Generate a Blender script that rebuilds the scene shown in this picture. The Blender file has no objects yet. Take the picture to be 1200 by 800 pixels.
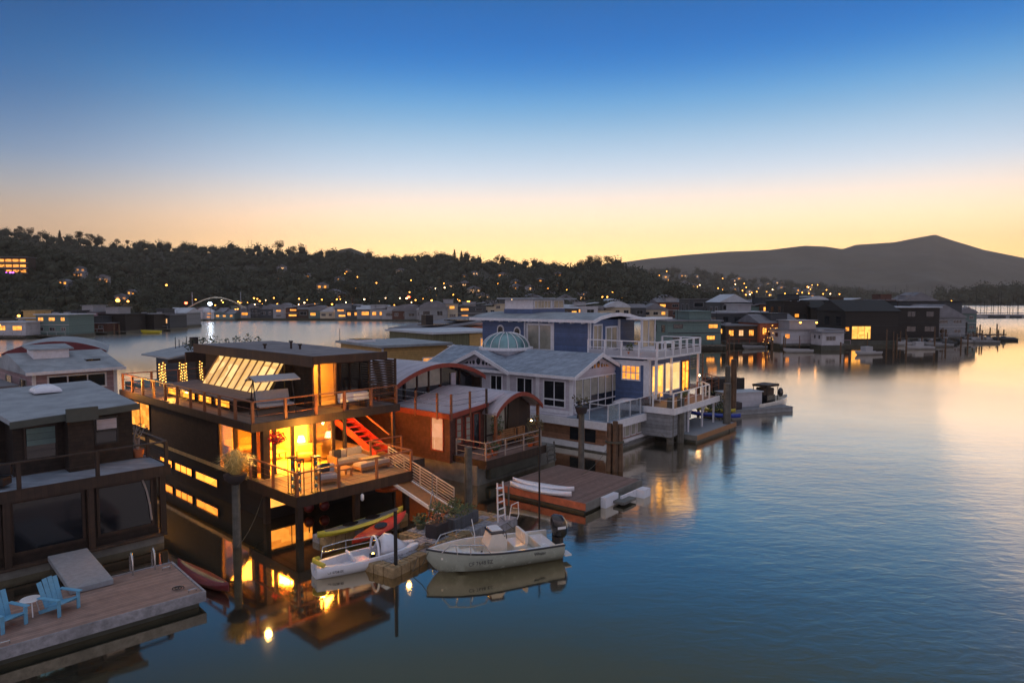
import bpy, bmesh, math, random
import numpy as np
from mathutils import Vector, Matrix
R=math.radians
rnd=random.Random(7)
sc=bpy.context.scene
COL=sc.collection
# ------------------------------------------------------------------ camera
TILT=math.atan(50/800); CT,ST=math.cos(TILT),math.sin(TILT); CAMH=10.0
cd=bpy.data.cameras.new('camera'); cam=bpy.data.objects.new('camera',cd); COL.objects.link(cam)
cam.location=(0,0,CAMH); cam.rotation_euler=(R(90)-TILT,0,0)
cd.sensor_width=36; cd.lens=24; cd.clip_end=40000; cd.clip_start=.3
sc.camera=cam
def ray(px,py):
    u=(px-600)/800; v=(400-py)/800
    return u, CT+v*ST, v*CT-ST
def G(px,py,z=0.0):
    d=ray(px,py); t=(z-CAMH)/d[2]; return (d[0]*t,d[1]*t,z)
def AT(px,py,Y):
    d=ray(px,py); t=Y/d[1]; return (d[0]*t,Y,CAMH+d[2]*t)
# ------------------------------------------------------------------ materials
MATS={}
def nt(name):
    m=bpy.data.materials.new(name); m.use_nodes=True; n=m.node_tree; n.nodes.clear(); return m,n
def N(n,t,**k):
    x=n.nodes.new(t)
    for a,b in k.items(): setattr(x,a,b)
    return x
def mth(n,op,a,b=None):
    x=N(n,'ShaderNodeMath',operation=op)
    for i,q in enumerate((a,b)):
        if q is None: continue
        if isinstance(q,(int,float)): x.inputs[i].default_value=q
        else: n.links.new(q,x.inputs[i])
    return x.outputs[0]
def mixc(n,f,a,b,mode='MIX'):
    x=N(n,'ShaderNodeMix',data_type='RGBA',blend_type=mode)
    for s,q in ((0,f),(6,a),(7,b)):
        if hasattr(q,'links') or hasattr(q,'is_linked'): n.links.new(q,x.inputs[s])
        elif isinstance(q,(int,float)): x.inputs[s].default_value=q
        else: x.inputs[s].default_value=(*q[:3],1)
    return x.outputs[2]
def mat(name,col,rough=.7,var=.3,scale=2.0,kind=None,size=.15,metal=0,bump=.3,groove=.45,spec=.5,coat=0,dirt=0.0):
    if name in MATS: return MATS[name]
    m,n=nt(name); L=n.links.new
    tc=N(n,'ShaderNodeTexCoord'); oc=tc.outputs['Object']
    nz=N(n,'ShaderNodeTexNoise'); nz.inputs['Scale'].default_value=scale; nz.inputs['Detail'].default_value=6; nz.inputs['Roughness'].default_value=.65
    L(oc,nz.inputs['Vector'])
    f=N(n,'ShaderNodeMapRange'); f.inputs[1].default_value=.3; f.inputs[2].default_value=.7; L(nz.outputs[0],f.inputs[0])
    lo=[c*(1-var) for c in col]; hi=[min(1,c*(1+var*.8)) for c in col]
    c=mixc(n,f.outputs[0],lo,hi)
    h=nz.outputs[0]
    if kind:
        sp=N(n,'ShaderNodeSeparateXYZ'); L(oc,sp.inputs[0]); X,Y,Z=sp.outputs
        if kind=='hsiding': q=Z
        elif kind=='vboards': q=mth(n,'ADD',X,Y)
        elif kind=='planksx': q=Y
        elif kind in('planksy','seamy'): q=X
        elif kind=='seamx': q=Y
        elif kind=='shingle': q=Z
        q=mth(n,'DIVIDE',q,size); fr=mth(n,'FRACT',q); cell=mth(n,'FLOOR',q)
        wn=N(n,'ShaderNodeTexWhiteNoise',noise_dimensions='2D' if kind=='shingle' else '1D')
        if kind=='shingle':
            xy=mth(n,'ADD',mth(n,'DIVIDE',mth(n,'ADD',X,Y),size*1.1),mth(n,'MULTIPLY',cell,.37))
            cx=mth(n,'FLOOR',xy); cb=N(n,'ShaderNodeCombineXYZ'); L(cx,cb.inputs[0]); L(cell,cb.inputs[1]); L(cb.outputs[0],wn.inputs['Vector'])
        else: L(cell,wn.inputs['W'])
        shade=mth(n,'ADD',mth(n,'MULTIPLY',wn.outputs[0],var*1.3),1-var*.65)
        gr=mth(n,'LESS_THAN',fr,.1)
        shade=mth(n,'MULTIPLY',shade,mth(n,'SUBTRACT',1.0,mth(n,'MULTIPLY',gr,groove)))
        cs=N(n,'ShaderNodeCombineXYZ'); [L(shade,cs.inputs[i]) for i in range(3)]
        c=mixc(n,1.0,c,cs.outputs[0],'MULTIPLY')
        h=mth(n,'ADD',mth(n,'MULTIPLY',h,.4),mth(n,'MULTIPLY',gr,-1.0) if 'seam' not in kind else gr)
    if dirt:
        n2=N(n,'ShaderNodeTexNoise'); n2.inputs['Scale'].default_value=.7; n2.inputs['Detail'].default_value=8; L(oc,n2.inputs['Vector'])
        mr=N(n,'ShaderNodeMapRange'); mr.inputs[1].default_value=.48; mr.inputs[2].default_value=.7; mr.inputs[4].default_value=dirt; L(n2.outputs[0],mr.inputs[0])
        c=mixc(n,mr.outputs[0],c,[q*.35 for q in col])
    b=N(n,'ShaderNodeBsdfPrincipled'); b.inputs['Metallic'].default_value=metal
    b.inputs['Specular IOR Level'].default_value=spec; b.inputs['Coat Weight'].default_value=coat
    rr=N(n,'ShaderNodeMapRange'); rr.inputs[3].default_value=max(0.02,rough-.12); rr.inputs[4].default_value=min(1,rough+.12); L(nz.outputs[0],rr.inputs[0]); L(rr.outputs[0],b.inputs['Roughness'])
    L(c,b.inputs['Base Color'])
    if bump:
        bp=N(n,'ShaderNodeBump'); bp.inputs['Strength'].default_value=bump; bp.inputs['Distance'].default_value=.02; L(h,bp.inputs['Height']); L(bp.outputs[0],b.inputs['Normal'])
    o=N(n,'ShaderNodeOutputMaterial'); L(b.outputs[0],o.inputs[0])
    MATS[name]=m; return m
def lit(name,col,strength,var=.6,scale=1.2,mull=0):
    if name in MATS: return MATS[name]
    m,n=nt(name); L=n.links.new
    tc=N(n,'ShaderNodeTexCoord'); mp=N(n,'ShaderNodeMapping'); mp.inputs['Scale'].default_value=(scale,scale,scale*1.6); L(tc.outputs['Object'],mp.inputs[0])
    vo=N(n,'ShaderNodeTexVoronoi'); vo.distance='CHEBYCHEV'; vo.inputs['Scale'].default_value=1; L(mp.outputs[0],vo.inputs['Vector'])
    nz=N(n,'ShaderNodeTexNoise'); nz.inputs['Scale'].default_value=2.2; L(mp.outputs[0],nz.inputs['Vector'])
    sp=N(n,'ShaderNodeSeparateColor'); L(vo.outputs['Color'],sp.inputs[0])
    a=mth(n,'ADD',mth(n,'MULTIPLY',sp.outputs[0],.6),mth(n,'MULTIPLY',nz.outputs[0],.6))
    s=mth(n,'MULTIPLY',mth(n,'ADD',mth(n,'MULTIPLY',a,2*var),1-var),strength)
    c=mixc(n,a,[col[0],col[1]*.72,col[2]*.4],col)
    b=N(n,'ShaderNodeBsdfPrincipled'); b.inputs['Base Color'].default_value=(.03,.02,.02,1); b.inputs['Roughness'].default_value=.1
    L(c,b.inputs['Emission Color']); L(s,b.inputs['Emission Strength'])
    o=N(n,'ShaderNodeOutputMaterial'); L(b.outputs[0],o.inputs[0])
    MATS[name]=m; return m
def glow(name,col,s):
    if name in MATS: return MATS[name]
    m,n=nt(name); e=N(n,'ShaderNodeEmission'); e.inputs[0].default_value=(*col,1); e.inputs[1].default_value=s
    o=N(n,'ShaderNodeOutputMaterial'); n.links.new(e.outputs[0],o.inputs[0]); MATS[name]=m; return m
def glass(name,tint=(1,1,1),a=.12,rough=.03):
    m,n=nt(name); L=n.links.new
    t=N(n,'ShaderNodeBsdfTransparent'); t.inputs[0].default_value=(*tint,1)
    g=N(n,'ShaderNodeBsdfGlossy'); g.inputs['Roughness'].default_value=rough; g.inputs[0].default_value=(.9,.95,1,1)
    fr=N(n,'ShaderNodeFresnel'); fr.inputs[0].default_value=1.5
    f=mth(n,'ADD',fr.outputs[0],a); f=mth(n,'MINIMUM',f,.9)
    mx=N(n,'ShaderNodeMixShader'); L(f,mx.inputs[0]); L(t.outputs[0],mx.inputs[1]); L(g.outputs[0],mx.inputs[2])
    o=N(n,'ShaderNodeOutputMaterial'); L(mx.outputs[0],o.inputs[0]); MATS[name]=m; return m
# ------------------------------------------------------------------ object helpers
def tag(o,label=None,cat=None,group=None,kind=None):
    if label: o['label']=label
    if cat: o['category']=cat
    if group: o['group']=group
    if kind: o['kind']=kind
    return o
def empty(name,loc,h=0,label=None,cat=None,group=None):
    o=bpy.data.objects.new(name,None); COL.objects.link(o); o.location=loc; o.rotation_euler=(0,0,R(h)); o.empty_display_size=.3
    return tag(o,label,cat,group)
def kids(o): return [c for c in bpy.data.objects if c.parent==o]
def dup(o,parent=None):
    ch=kids(o); c=o.copy(); COL.objects.link(c)
    if parent: c.parent=parent
    for k in ch: dup(k,c)
    return c
class MB:
    def __init__(S): S.v=[];S.f=[];S.s=[]
    def add(S,vs,fs,smooth=False):
        b=len(S.v); S.v+= [tuple(q) for q in vs]; S.f+=[[b+i for i in f] for f in fs]; S.s+=[smooth]*len(fs); return S
    def box(S,x0,x1,y0,y1,z0,z1):
        v=[(x0,y0,z0),(x1,y0,z0),(x1,y1,z0),(x0,y1,z0),(x0,y0,z1),(x1,y0,z1),(x1,y1,z1),(x0,y1,z1)]
        return S.add(v,[(3,2,1,0),(4,5,6,7),(0,1,5,4),(1,2,6,5),(2,3,7,6),(3,0,4,7)])
    def bev(S,x0,x1,y0,y1,z0,z1,b=.03):
        bm=bmesh.new(); bmesh.ops.create_cube(bm,size=1)
        for q in bm.verts: q.co=Vector(((x0+x1)/2+q.co.x*(x1-x0),(y0+y1)/2+q.co.y*(y1-y0),(z0+z1)/2+q.co.z*(z1-z0)))
        bmesh.ops.bevel(bm,geom=list(bm.edges),offset=b,segments=2,affect='EDGES',profile=.7)
        return S.bm(bm)
    def bm(S,bm,smooth=False,M=None):
        bm.verts.index_update()
        S.add([(M@v.co if M else v.co) for v in bm.verts],[[v.index for v in f.verts] for f in bm.faces],smooth); bm.free(); return S
    def bar(S,p,q,w,h=None,up=(0,0,1)):
        h=h or w; p=Vector(p);q=Vector(q);d=(q-p).normalized();u=Vector(up)
        if abs(d.dot(u))>.95:u=Vector((1,0,0))
        a=d.cross(u).normalized()*w/2;b=a.cross(d).normalized()*h/2
        v=[p-a-b,p+a-b,p+a+b,p-a+b,q-a-b,q+a-b,q+a+b,q-a+b]
        return S.add(v,[(3,2,1,0),(4,5,6,7),(0,1,5,4),(1,2,6,5),(2,3,7,6),(3,0,4,7)])
    def tube(S,pts,r,n=8,r2=None,cap=True):
        pts=[Vector(p) for p in pts]; vs=[];k=len(pts)
        pa=None
        for i,p in enumerate(pts):
            d=(pts[min(i+1,k-1)]-pts[max(i-1,0)]).normalized()
            if pa is None:
                u=Vector((0,0,1)) if abs(d.z)<.9 else Vector((1,0,0)); a=d.cross(u).normalized()
            else: a=(pa-d*pa.dot(d)).normalized()
            pa=a;b=d.cross(a); rr=r if r2 is None else r+(r2-r)*i/(k-1)
            for j in range(n):
                t=2*math.pi*j/n; vs.append(p+(a*math.cos(t)+b*math.sin(t))*rr)
        fs=[(i*n+j,i*n+(j+1)%n,(i+1)*n+(j+1)%n,(i+1)*n+j) for i in range(k-1) for j in range(n)]
        S.add(vs,fs,True)
        if cap: S.add([],[]); b=len(S.v)-len(vs); S.f+=[[b+j for j in range(n)][::-1],[b+(k-1)*n+j for j in range(n)]]; S.s+=[False,False]
        return S
    def ext(S,poly,axis,a0,a1):
        # poly in the two remaining coordinates, extruded along axis
        def pt(p,a):
            return {'x':(a,p[0],p[1]),'y':(p[0],a,p[1]),'z':(p[0],p[1],a)}[axis]
        n=len(poly); vs=[pt(p,a0) for p in poly]+[pt(p,a1) for p in poly]
        fs=[list(range(n))[::-1],[n+i for i in range(n)]]+[(i,(i+1)%n,n+(i+1)%n,n+i) for i in range(n)]
        return S.add(vs,fs)
    def lathe(S,prof,c=(0,0,0),n=16,smooth=True):
        vs=[];k=len(prof)
        for r,z in prof:
            for j in range(n):
                t=2*math.pi*j/n; vs.append((c[0]+r*math.cos(t),c[1]+r*math.sin(t),c[2]+z))
        fs=[(i*n+j,i*n+(j+1)%n,(i+1)*n+(j+1)%n,(i+1)*n+j) for i in range(k-1) for j in range(n)]
        fs+=[list(range(n))[::-1],[(k-1)*n+j for j in range(n)]]
        return S.add(vs,fs,smooth)
    def ball(S,c,rx,ry,rz,sub=2,jit=0,seed=0):
        bm=bmesh.new(); bmesh.ops.create_icosphere(bm,subdivisions=sub,radius=1); q=random.Random(seed)
        for v in bm.verts:
            k=1+q.uniform(-jit,jit); v.co=Vector((c[0]+v.co.x*rx*k,c[1]+v.co.y*ry*k,c[2]+v.co.z*rz*k))
        return S.bm(bm,jit==0)
    def leaves(S,c,rx,ry,rz,n,s,seed=1,shell=.5):
        q=random.Random(seed)
        for _ in range(n):
            while True:
                p=[q.uniform(-1,1) for _ in range(3)]; r=math.sqrt(sum(t*t for t in p))
                if shell<r<1: break
            a=q.uniform(0,6.28);b=q.uniform(-.9,.9);d=Vector((math.cos(a)*math.cos(b),math.sin(a)*math.cos(b),math.sin(b)))
            e=d.orthogonal().normalized()*s*.35; P=Vector((c[0]+p[0]*rx,c[1]+p[1]*ry,c[2]+p[2]*rz)); d=d*s*q.uniform(.6,1.2)
            S.add([P-d*.5,P+e,P+d*.5,P-e],[(0,1,2,3)])
        return S
    def loft(S,rings,closed=True,smooth=True,cap=True):
        n=len(rings[0]); vs=[p for r in rings for p in r]; k=len(rings)
        fs=[(i*n+j,i*n+(j+1)%n,(i+1)*n+(j+1)%n,(i+1)*n+j) for i in range(k-1) for j in range(n if closed else n-1)]
        if cap: fs+=[list(range(n))[::-1],[(k-1)*n+j for j in range(n)]]
        return S.add(vs,fs,smooth)
    def build(S,name,m,parent=None,label=None,fix=True,kind=None):
        me=bpy.data.meshes.new(name); me.from_pydata(S.v,[],S.f); me.polygons.foreach_set('use_smooth',S.s)
        if fix and len(S.f)<20000:
            bm=bmesh.new(); bm.from_mesh(me); bmesh.ops.recalc_face_normals(bm,faces=bm.faces); bm.to_mesh(me); bm.free()
        me.update()
        if any(S.s): me.set_sharp_from_angle(angle=R(45))
        o=bpy.data.objects.new(name,me); COL.objects.link(o)
        if isinstance(m,str): m=MATS[m]
        me.materials.append(m)
        if parent: o.parent=parent
        if label: o['label']=label
        if kind: o['kind']=kind
        return o
def win(root,pl,at,a0,a1,z0,z1,cols=1,rows=1,fr='white_trim',pane='dark_glass',s=-1,t=.07,name='window',label=None,arch=0):
    """window on plane x=at or y=at; s = outward direction sign"""
    f=MB(); o0,o1=(at+s*.06,at-s*.02)
    def b(m,u0,u1,w0,w1,d0,d1):
        d0,d1=min(d0,d1),max(d0,d1)
        if pl=='y': m.box(u0,u1,d0,d1,w0,w1)
        else: m.box(d0,d1,u0,u1,w0,w1)
    b(f,a0,a1,z1-t,z1,o0,o1); b(f,a0,a1,z0,z0+t,o0,o1); b(f,a0,a0+t,z0+t,z1-t,o0,o1); b(f,a1-t,a1,z0+t,z1-t,o0,o1)
    for i in range(1,cols):
        x=a0+(a1-a0)*i/cols; b(f,x-t*.35,x+t*.35,z0+t,z1-t,at+s*.045,o1)
    for i in range(1,rows):
        z=z0+(z1-z0)*i/rows; b(f,a0+t,a1-t,z-t*.3,z+t*.3,at+s*.042,o1)
    w=f.build(name,fr,root,label)
    p=MB(); b(p,a0+t,a1-t,z0+t,z1-t,at+s*.02,at-s*.012); p.build('pane',pane,w)
    return w
def rail(root,pts,h,m,step=1.5,r=.035,mids=2,postw=.07,midm=None,closed=False,mr=.012,toprect=None,nm='railing',postdrop=0,pm=None):
    """pts: 3D floor points; one railing part with posts as sub-parts"""
    t=MB(); base=[Vector(p) for p in pts]
    for p,q in zip(base,base[1:]):
        P=p+Vector((0,0,h));Q=q+Vector((0,0,h))
        if toprect: t.bar(P,Q,toprect[0],toprect[1])
        else: t.tube([P,Q],r,8)
        for i in range(mids):
            z=h*(i+1)/(mids+1); t.tube([p+Vector((0,0,z)),q+Vector((0,0,z))],mr,6)
    o=t.build(nm,m,root)
    for si,(p,q) in enumerate(zip(base,base[1:])):
        n=max(1,round((q-p).length/step))
        for i in range(n+(1 if si==len(base)-2 else 0)):
            c=p.lerp(q,i/n); k=MB(); k.box(c.x-postw/2,c.x+postw/2,c.y-postw/2,c.y+postw/2,c.z-postdrop,c.z+h-.01)
            k.build('post',pm or m,o)
    return o
# ------------------------------------------------------------------ palette
W=(.78,.78,.80)
mat('white_trim',(.66,.66,.70),.5,.12,4,dirt=.22); mat('white_metal',(.7,.71,.74),.35,.08,3,metal=.1)
mat('dark_wood',(.034,.018,.011),.6,.4,3,'vboards',.2); mat('dark_shingle',(.022,.014,.010),.8,.5,4,'shingle',.16,groove=.6)
mat('black_wood',(.012,.009,.008),.7,.4,3,'hsiding',.18)
mat('redwood_rail',(.20,.075,.035),.5,.3,6); mat('deck_boards',(.16,.10,.07),.65,.3,5,'planksx',.14); mat('deck_boards_long',(.2,.13,.09),.65,.3,5,'planksy',.14)
mat('grey_roof',(.17,.16,.175),.85,.25,1.5,dirt=.4); mat('pale_roof',(.27,.30,.33),.8,.25,1.2,dirt=.35); mat('roof_edge',(.05,.06,.055),.7,.2,3)
mat('metal_roof',(.42,.38,.42),.5,.15,1.2,'seamx',.42,metal=.2,groove=-.3,dirt=.25); mat('blue_roof',(.22,.27,.34),.8,.25,2,'shingle',.22,groove=.25,dirt=.25)
mat('red_trim',(.24,.035,.018),.45,.25,5); mat('red_siding',(.085,.032,.022),.7,.3,4,'shingle',.14,groove=.35)
mat('lavender_siding',(.50,.47,.53),.6,.1,3,'hsiding',.16,groove=.25,dirt=.25); mat('blue_siding',(.07,.115,.235),.55,.2,3,'hsiding',.16,groove=.3,dirt=.2)
mat('white_siding',(.42,.42,.46),.6,.1,3,'hsiding',.2,groove=.2,dirt=.35); mat('cedar',(.24,.12,.07),.7,.3,4,'hsiding',.22)
mat('ochre_siding',(.50,.31,.11),.65,.2,3,'hsiding',.2); mat('olive_siding',(.13,.13,.07),.7,.2,3,'vboards',.3); mat('mauve_siding',(.32,.22,.25),.65,.2,3,'hsiding',.2)
mat('teal_siding',(.10,.16,.155),.65,.2,3,'hsiding',.25); mat('cream_siding',(.45,.38,.28),.65,.2,3,'hsiding',.25); mat('grey_siding',(.2,.21,.23),.7,.25,3,'hsiding',.25)
mat('slate_siding',(.045,.052,.062),.7,.25,3,'hsiding',.25);mat('brown_siding',(.06,.038,.026),.75,.3,3,'shingle',.3)
mat('concrete',(.16,.16,.15),.85,.3,2,dirt=.6); mat('wet_concrete',(.05,.055,.045),.5,.4,2,dirt=.5)
mat('pile_wood',(.13,.125,.11),.85,.5,2.5,'vboards',.09,groove=.4,dirt=.8); mat('old_pile_wood',(.15,.09,.055),.9,.5,2.5,'vboards',.07,groove=.5,dirt=.6)
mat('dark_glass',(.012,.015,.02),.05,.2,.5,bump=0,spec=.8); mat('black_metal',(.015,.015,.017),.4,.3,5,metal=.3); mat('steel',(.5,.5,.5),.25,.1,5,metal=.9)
mat('black_plastic',(.012,.012,.014),.15,.2,4,coat=.6); mat('gelcoat',(.66,.62,.55),.25,.06,3,coat=.5); mat('gelcoat_hull',(.30,.33,.29),.25,.1,3,coat=.5); mat('white_plastic',(.66,.68,.75),.3,.06,4,coat=.2)
mat('black_line',(.02,.02,.025),.6,.1,5); mat('orange_plastic',(.55,.10,.02),.3,.2,4); mat('red_plastic',(.5,.03,.015),.35,.15,4); mat('yellow_plastic',(.45,.38,.03),.35,.2,4); mat('maroon_plastic',(.14,.02,.025),.35,.3,4)
mat('grey_plastic',(.07,.08,.09),.5,.3,4); mat('blue_plastic',(.02,.05,.35),.3,.2,4); mat('adirondack_blue',(.13,.36,.55),.5,.12,6); mat('tan_float',(.30,.21,.11),.7,.45,5,dirt=.7); mat('grey_float',(.26,.26,.29),.7,.4,5,dirt=.7)
mat('pipe_rail',(.34,.28,.25),.4,.2,4,dirt=.4); mat('cushion',(.32,.27,.25),.9,.12,8); mat('dark_cushion',(.03,.03,.04),.9,.2,8); mat('teak',(.28,.13,.05),.55,.25,5); mat('interior_wall',(.60,.38,.15),.8,.08,1,bump=0); mat('interior_floor',(.55,.36,.10),.4,.2,3,'planksx',.2)
mat('white_fabric',(.34,.33,.35),.9,.1,6); mat('curtain',(.42,.28,.12),.9,.3,2,'vboards',.12,bump=.5)
mat('foliage',(.06,.09,.035),.7,.6,9,bump=0); mat('grass_leaves',(.62,.46,.16),.7,.4,9,bump=0); mat('flower_red',(.5,.02,.02),.6,.3,9,bump=0); mat('dark_foliage',(.035,.05,.022),.8,.6,.15,bump=0); mat('mixed_foliage',(.09,.075,.035),.8,.6,9,bump=0)
mat('tree_leaves',(.038,.042,.024),.9,.6,.25,bump=0); mat('bark',(.06,.045,.035),.9,.3,4)
mat('terracotta',(.35,.12,.05),.7,.2,6); mat('planter_grey',(.07,.08,.10),.7,.3,5,'vboards',.1); mat('planter_dark',(.03,.025,.03),.7,.3,5)
mat('far_white',(.30,.30,.32),.7,.15,.5); mat('far_roof',(.16,.16,.18),.8,.3,.4); mat('far_pale_roof',(.42,.45,.50),.6,.2,.4); mat('far_dark',(.02,.021,.022),.8,.4,.5); mat('red_paint',(.38,.02,.012),.5,.2,4); mat('rope',(.08,.07,.05),.9,.3,8)
mat('composite_deck',(.27,.18,.15),.55,.25,3,'planksx',.13,groove=.5); mat('grey_ramp',(.24,.26,.29),.75,.2,6); mat('rust_deck',(.17,.11,.095),.8,.3,4,'planksx',.15); mat('rust_fascia',(.38,.11,.055),.7,.35,3)
AMB=(1,.30,.03); WARM=(1,.58,.22)
lit('lit_hull',(1,.30,.025),1.35,.25,.5); lit('lit_amber',(1,.33,.03),1.1,.6,1.5); lit('lit_orange',(1,.38,.06),.75,.5,1.3); lit('lit_yellow',(1,.50,.10),.85,.45,1.1); lit('lit_pale',(1,.75,.42),1.3,.5,1.2)
lit('lit_dim',(1,.45,.15),.35,.6,1.6); lit('lit_soft',(1,.50,.30),.38,.3,.9); mat('sky_reflection_pane',(.30,.29,.24),.15,.35,.8,bump=0,spec=.8)  # pale warm grey pane: the sunset sky's reflection is painted into its colour
lit('far_lit',(1,.40,.06),.85,.6,.6); lit('far_lit_pale',(1,.6,.3),.6,.6,.6); lit('lit_clear',(1,.68,.30),.62,.25,.5)
glow('bulb',(1,.6,.2),30); glow('bulb_soft',(1,.62,.25),9); glow('string_light',(1,.50,.10),3); glow('far_lamp',(1,.36,.05),6); glow('far_lamp_white',(1,.6,.28),8); glow('far_lamp_red',(1,.08,.03),9); glow('violet_light',(.6,.1,1),5); glow('blue_lamp',(.6,.75,1),25)
glass('clear_glass'); glass('room_glass',(1,.97,.92),0); glass('rail_glass',(.86,.9,.92),.10,.08)
lit('skylight_panel',(1,.66,.25),.55,.45,.5); mat('dome_glass',(.13,.25,.27),.12,.3,1,spec=.9,metal=.4)
# ------------------------------------------------------------------ world sky
def s2l(*c): return [((x/255)/12.92 if x/255<=.04045 else ((x/255+.055)/1.055)**2.4) for x in c]
w=bpy.data.worlds.new('World'); sc.world=w; w.use_nodes=True; n=w.node_tree; n.nodes.clear(); L=n.links.new
tc=N(n,'ShaderNodeTexCoord'); sp=N(n,'ShaderNodeSeparateXYZ'); L(tc.outputs['Generated'],sp.inputs[0])
def ramp(stops):
    r=N(n,'ShaderNodeValToRGB'); r.color_ramp.interpolation='B_SPLINE'; e=r.color_ramp.elements
    while len(e)<len(stops): e.new(.5)
    for k,(p,c) in zip(e,stops): k.position=p; k.color=(*s2l(*c),1)
    return r
def sd(a): return math.sin(R(a))
zz=mth(n,'MAXIMUM',sp.outputs[2],0.0)
main=[(0,(255,196,112)),(sd(3.4),(255,204,130)),(sd(6),(250,208,168)),(sd(8),(224,206,190)),(sd(10),(194,204,216)),(sd(13),(156,194,224)),(sd(15.5),(98,166,218)),(sd(18),(36,126,202)),(sd(20.5),(14,108,188)),(sd(24),(6,94,164)),(sd(28.5),(44,68,84)),(sd(42),(88,100,112)),(sd(62),(165,176,196)),(1,(176,186,205))]
side=[(0,(180,138,94)),(sd(3.4),(174,138,102)),(sd(6),(160,138,118)),(sd(8),(136,140,146)),(sd(10),(108,132,160)),(sd(13),(72,118,166)),(sd(15.5),(34,102,162)),(sd(18),(10,88,148)),(sd(20.5),(2,76,136)),(sd(24),(0,64,126)),(sd(28.5),(36,56,72)),(sd(42),(80,94,108)),(sd(62),(165,176,196)),(1,(176,186,205))]
away=[(0,(140,128,138)),(sd(8),(160,146,156)),(sd(25),(168,164,180)),(sd(50),(166,172,188)),(1,(176,186,205))]  # sky behind the camera and at the zenith brightened as added soft fill
ra,rb,rc=ramp(main),ramp(side),ramp(away)
for q in (ra,rb,rc): L(zz,q.inputs[0])
SUNAZ=12.0   # degrees to the right of the view
hl=mth(n,'SQRT',mth(n,'ADD',mth(n,'MULTIPLY',sp.outputs[0],sp.outputs[0]),mth(n,'MULTIPLY',sp.outputs[1],sp.outputs[1])))
dot=mth(n,'DIVIDE',mth(n,'ADD',mth(n,'MULTIPLY',sp.outputs[0],math.sin(R(SUNAZ))),mth(n,'MULTIPLY',sp.outputs[1],math.cos(R(SUNAZ)))),mth(n,'MAXIMUM',hl,.001))
f1=N(n,'ShaderNodeMapRange',interpolation_type='SMOOTHSTEP'); f1.inputs[1].default_value=.97; f1.inputs[2].default_value=.64; L(dot,f1.inputs[0])
f2=N(n,'ShaderNodeMapRange',interpolation_type='SMOOTHSTEP'); f2.inputs[1].default_value=.45; f2.inputs[2].default_value=-.5; L(dot,f2.inputs[0])
c1=mixc(n,f1.outputs[0],ra.outputs[0],rb.outputs[0]); c2=mixc(n,f2.outputs[0],c1,rc.outputs[0])
# a physical sky of a sun just below the horizon adds its faint colour to the gradient
sky=N(n,'ShaderNodeTexSky',sky_type='NISHITA'); sky.sun_disc=False; sky.sun_elevation=R(1.0); sky.sun_rotation=R(SUNAZ)
bo=N(n,'ShaderNodeMapRange',interpolation_type='SMOOTHSTEP'); bo.inputs[1].default_value=0; bo.inputs[2].default_value=sd(15); bo.inputs[3].default_value=1.62; bo.inputs[4].default_value=.66; L(zz,bo.inputs[0])
bg1=N(n,'ShaderNodeBackground'); L(c2,bg1.inputs[0]); L(bo.outputs[0],bg1.inputs[1])
bg2=N(n,'ShaderNodeBackground'); L(sky.outputs[0],bg2.inputs[0]); bg2.inputs[1].default_value=.0008
ad=N(n,'ShaderNodeAddShader'); L(bg1.outputs[0],ad.inputs[0]); L(bg2.outputs[0],ad.inputs[1])
wo=N(n,'ShaderNodeOutputWorld'); L(ad.outputs[0],wo.inputs[0])
sl=bpy.data.lights.new('sun','SUN'); sl.energy=.10; sl.angle=R(32); sl.color=(1,.62,.34); so=bpy.data.objects.new('sun',sl); COL.objects.link(so)
so.rotation_euler=(R(90-5),0,R(-SUNAZ)+math.pi); so.location=(0,0,60)
so.rotation_euler=Vector((-math.sin(R(SUNAZ+36)),-math.cos(R(SUNAZ+36)),-math.tan(R(5)))).to_track_quat('-Z','Y').to_euler()
sc.view_settings.view_transform='Standard'; sc.view_settings.look='None'; sc.view_settings.exposure=.9; sc.view_settings.gamma=1; sc.view_settings.use_curve_mapping=False
# ------------------------------------------------------------------ water
m,n=nt('water'); L=n.links.new
geo=N(n,'ShaderNodeNewGeometry'); P=geo.outputs['Position']
mp=N(n,'ShaderNodeMapping'); mp.inputs['Scale'].default_value=(.55,1.15,1); mp.inputs['Rotation'].default_value=(0,0,R(-28)); L(P,mp.inputs[0])
na=N(n,'ShaderNodeTexNoise'); na.inputs['Scale'].default_value=2.4; na.inputs['Detail'].default_value=4; na.inputs['Distortion'].default_value=.6; L(mp.outputs[0],na.inputs['Vector'])
nb=N(n,'ShaderNodeTexNoise'); nb.inputs['Scale'].default_value=.55; nb.inputs['Detail'].default_value=2; L(mp.outputs[0],nb.inputs['Vector'])
nc=N(n,'ShaderNodeTexNoise'); nc.inputs['Scale'].default_value=.03; nc.inputs['Detail'].default_value=3; L(P,nc.inputs['Vector'])
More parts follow.
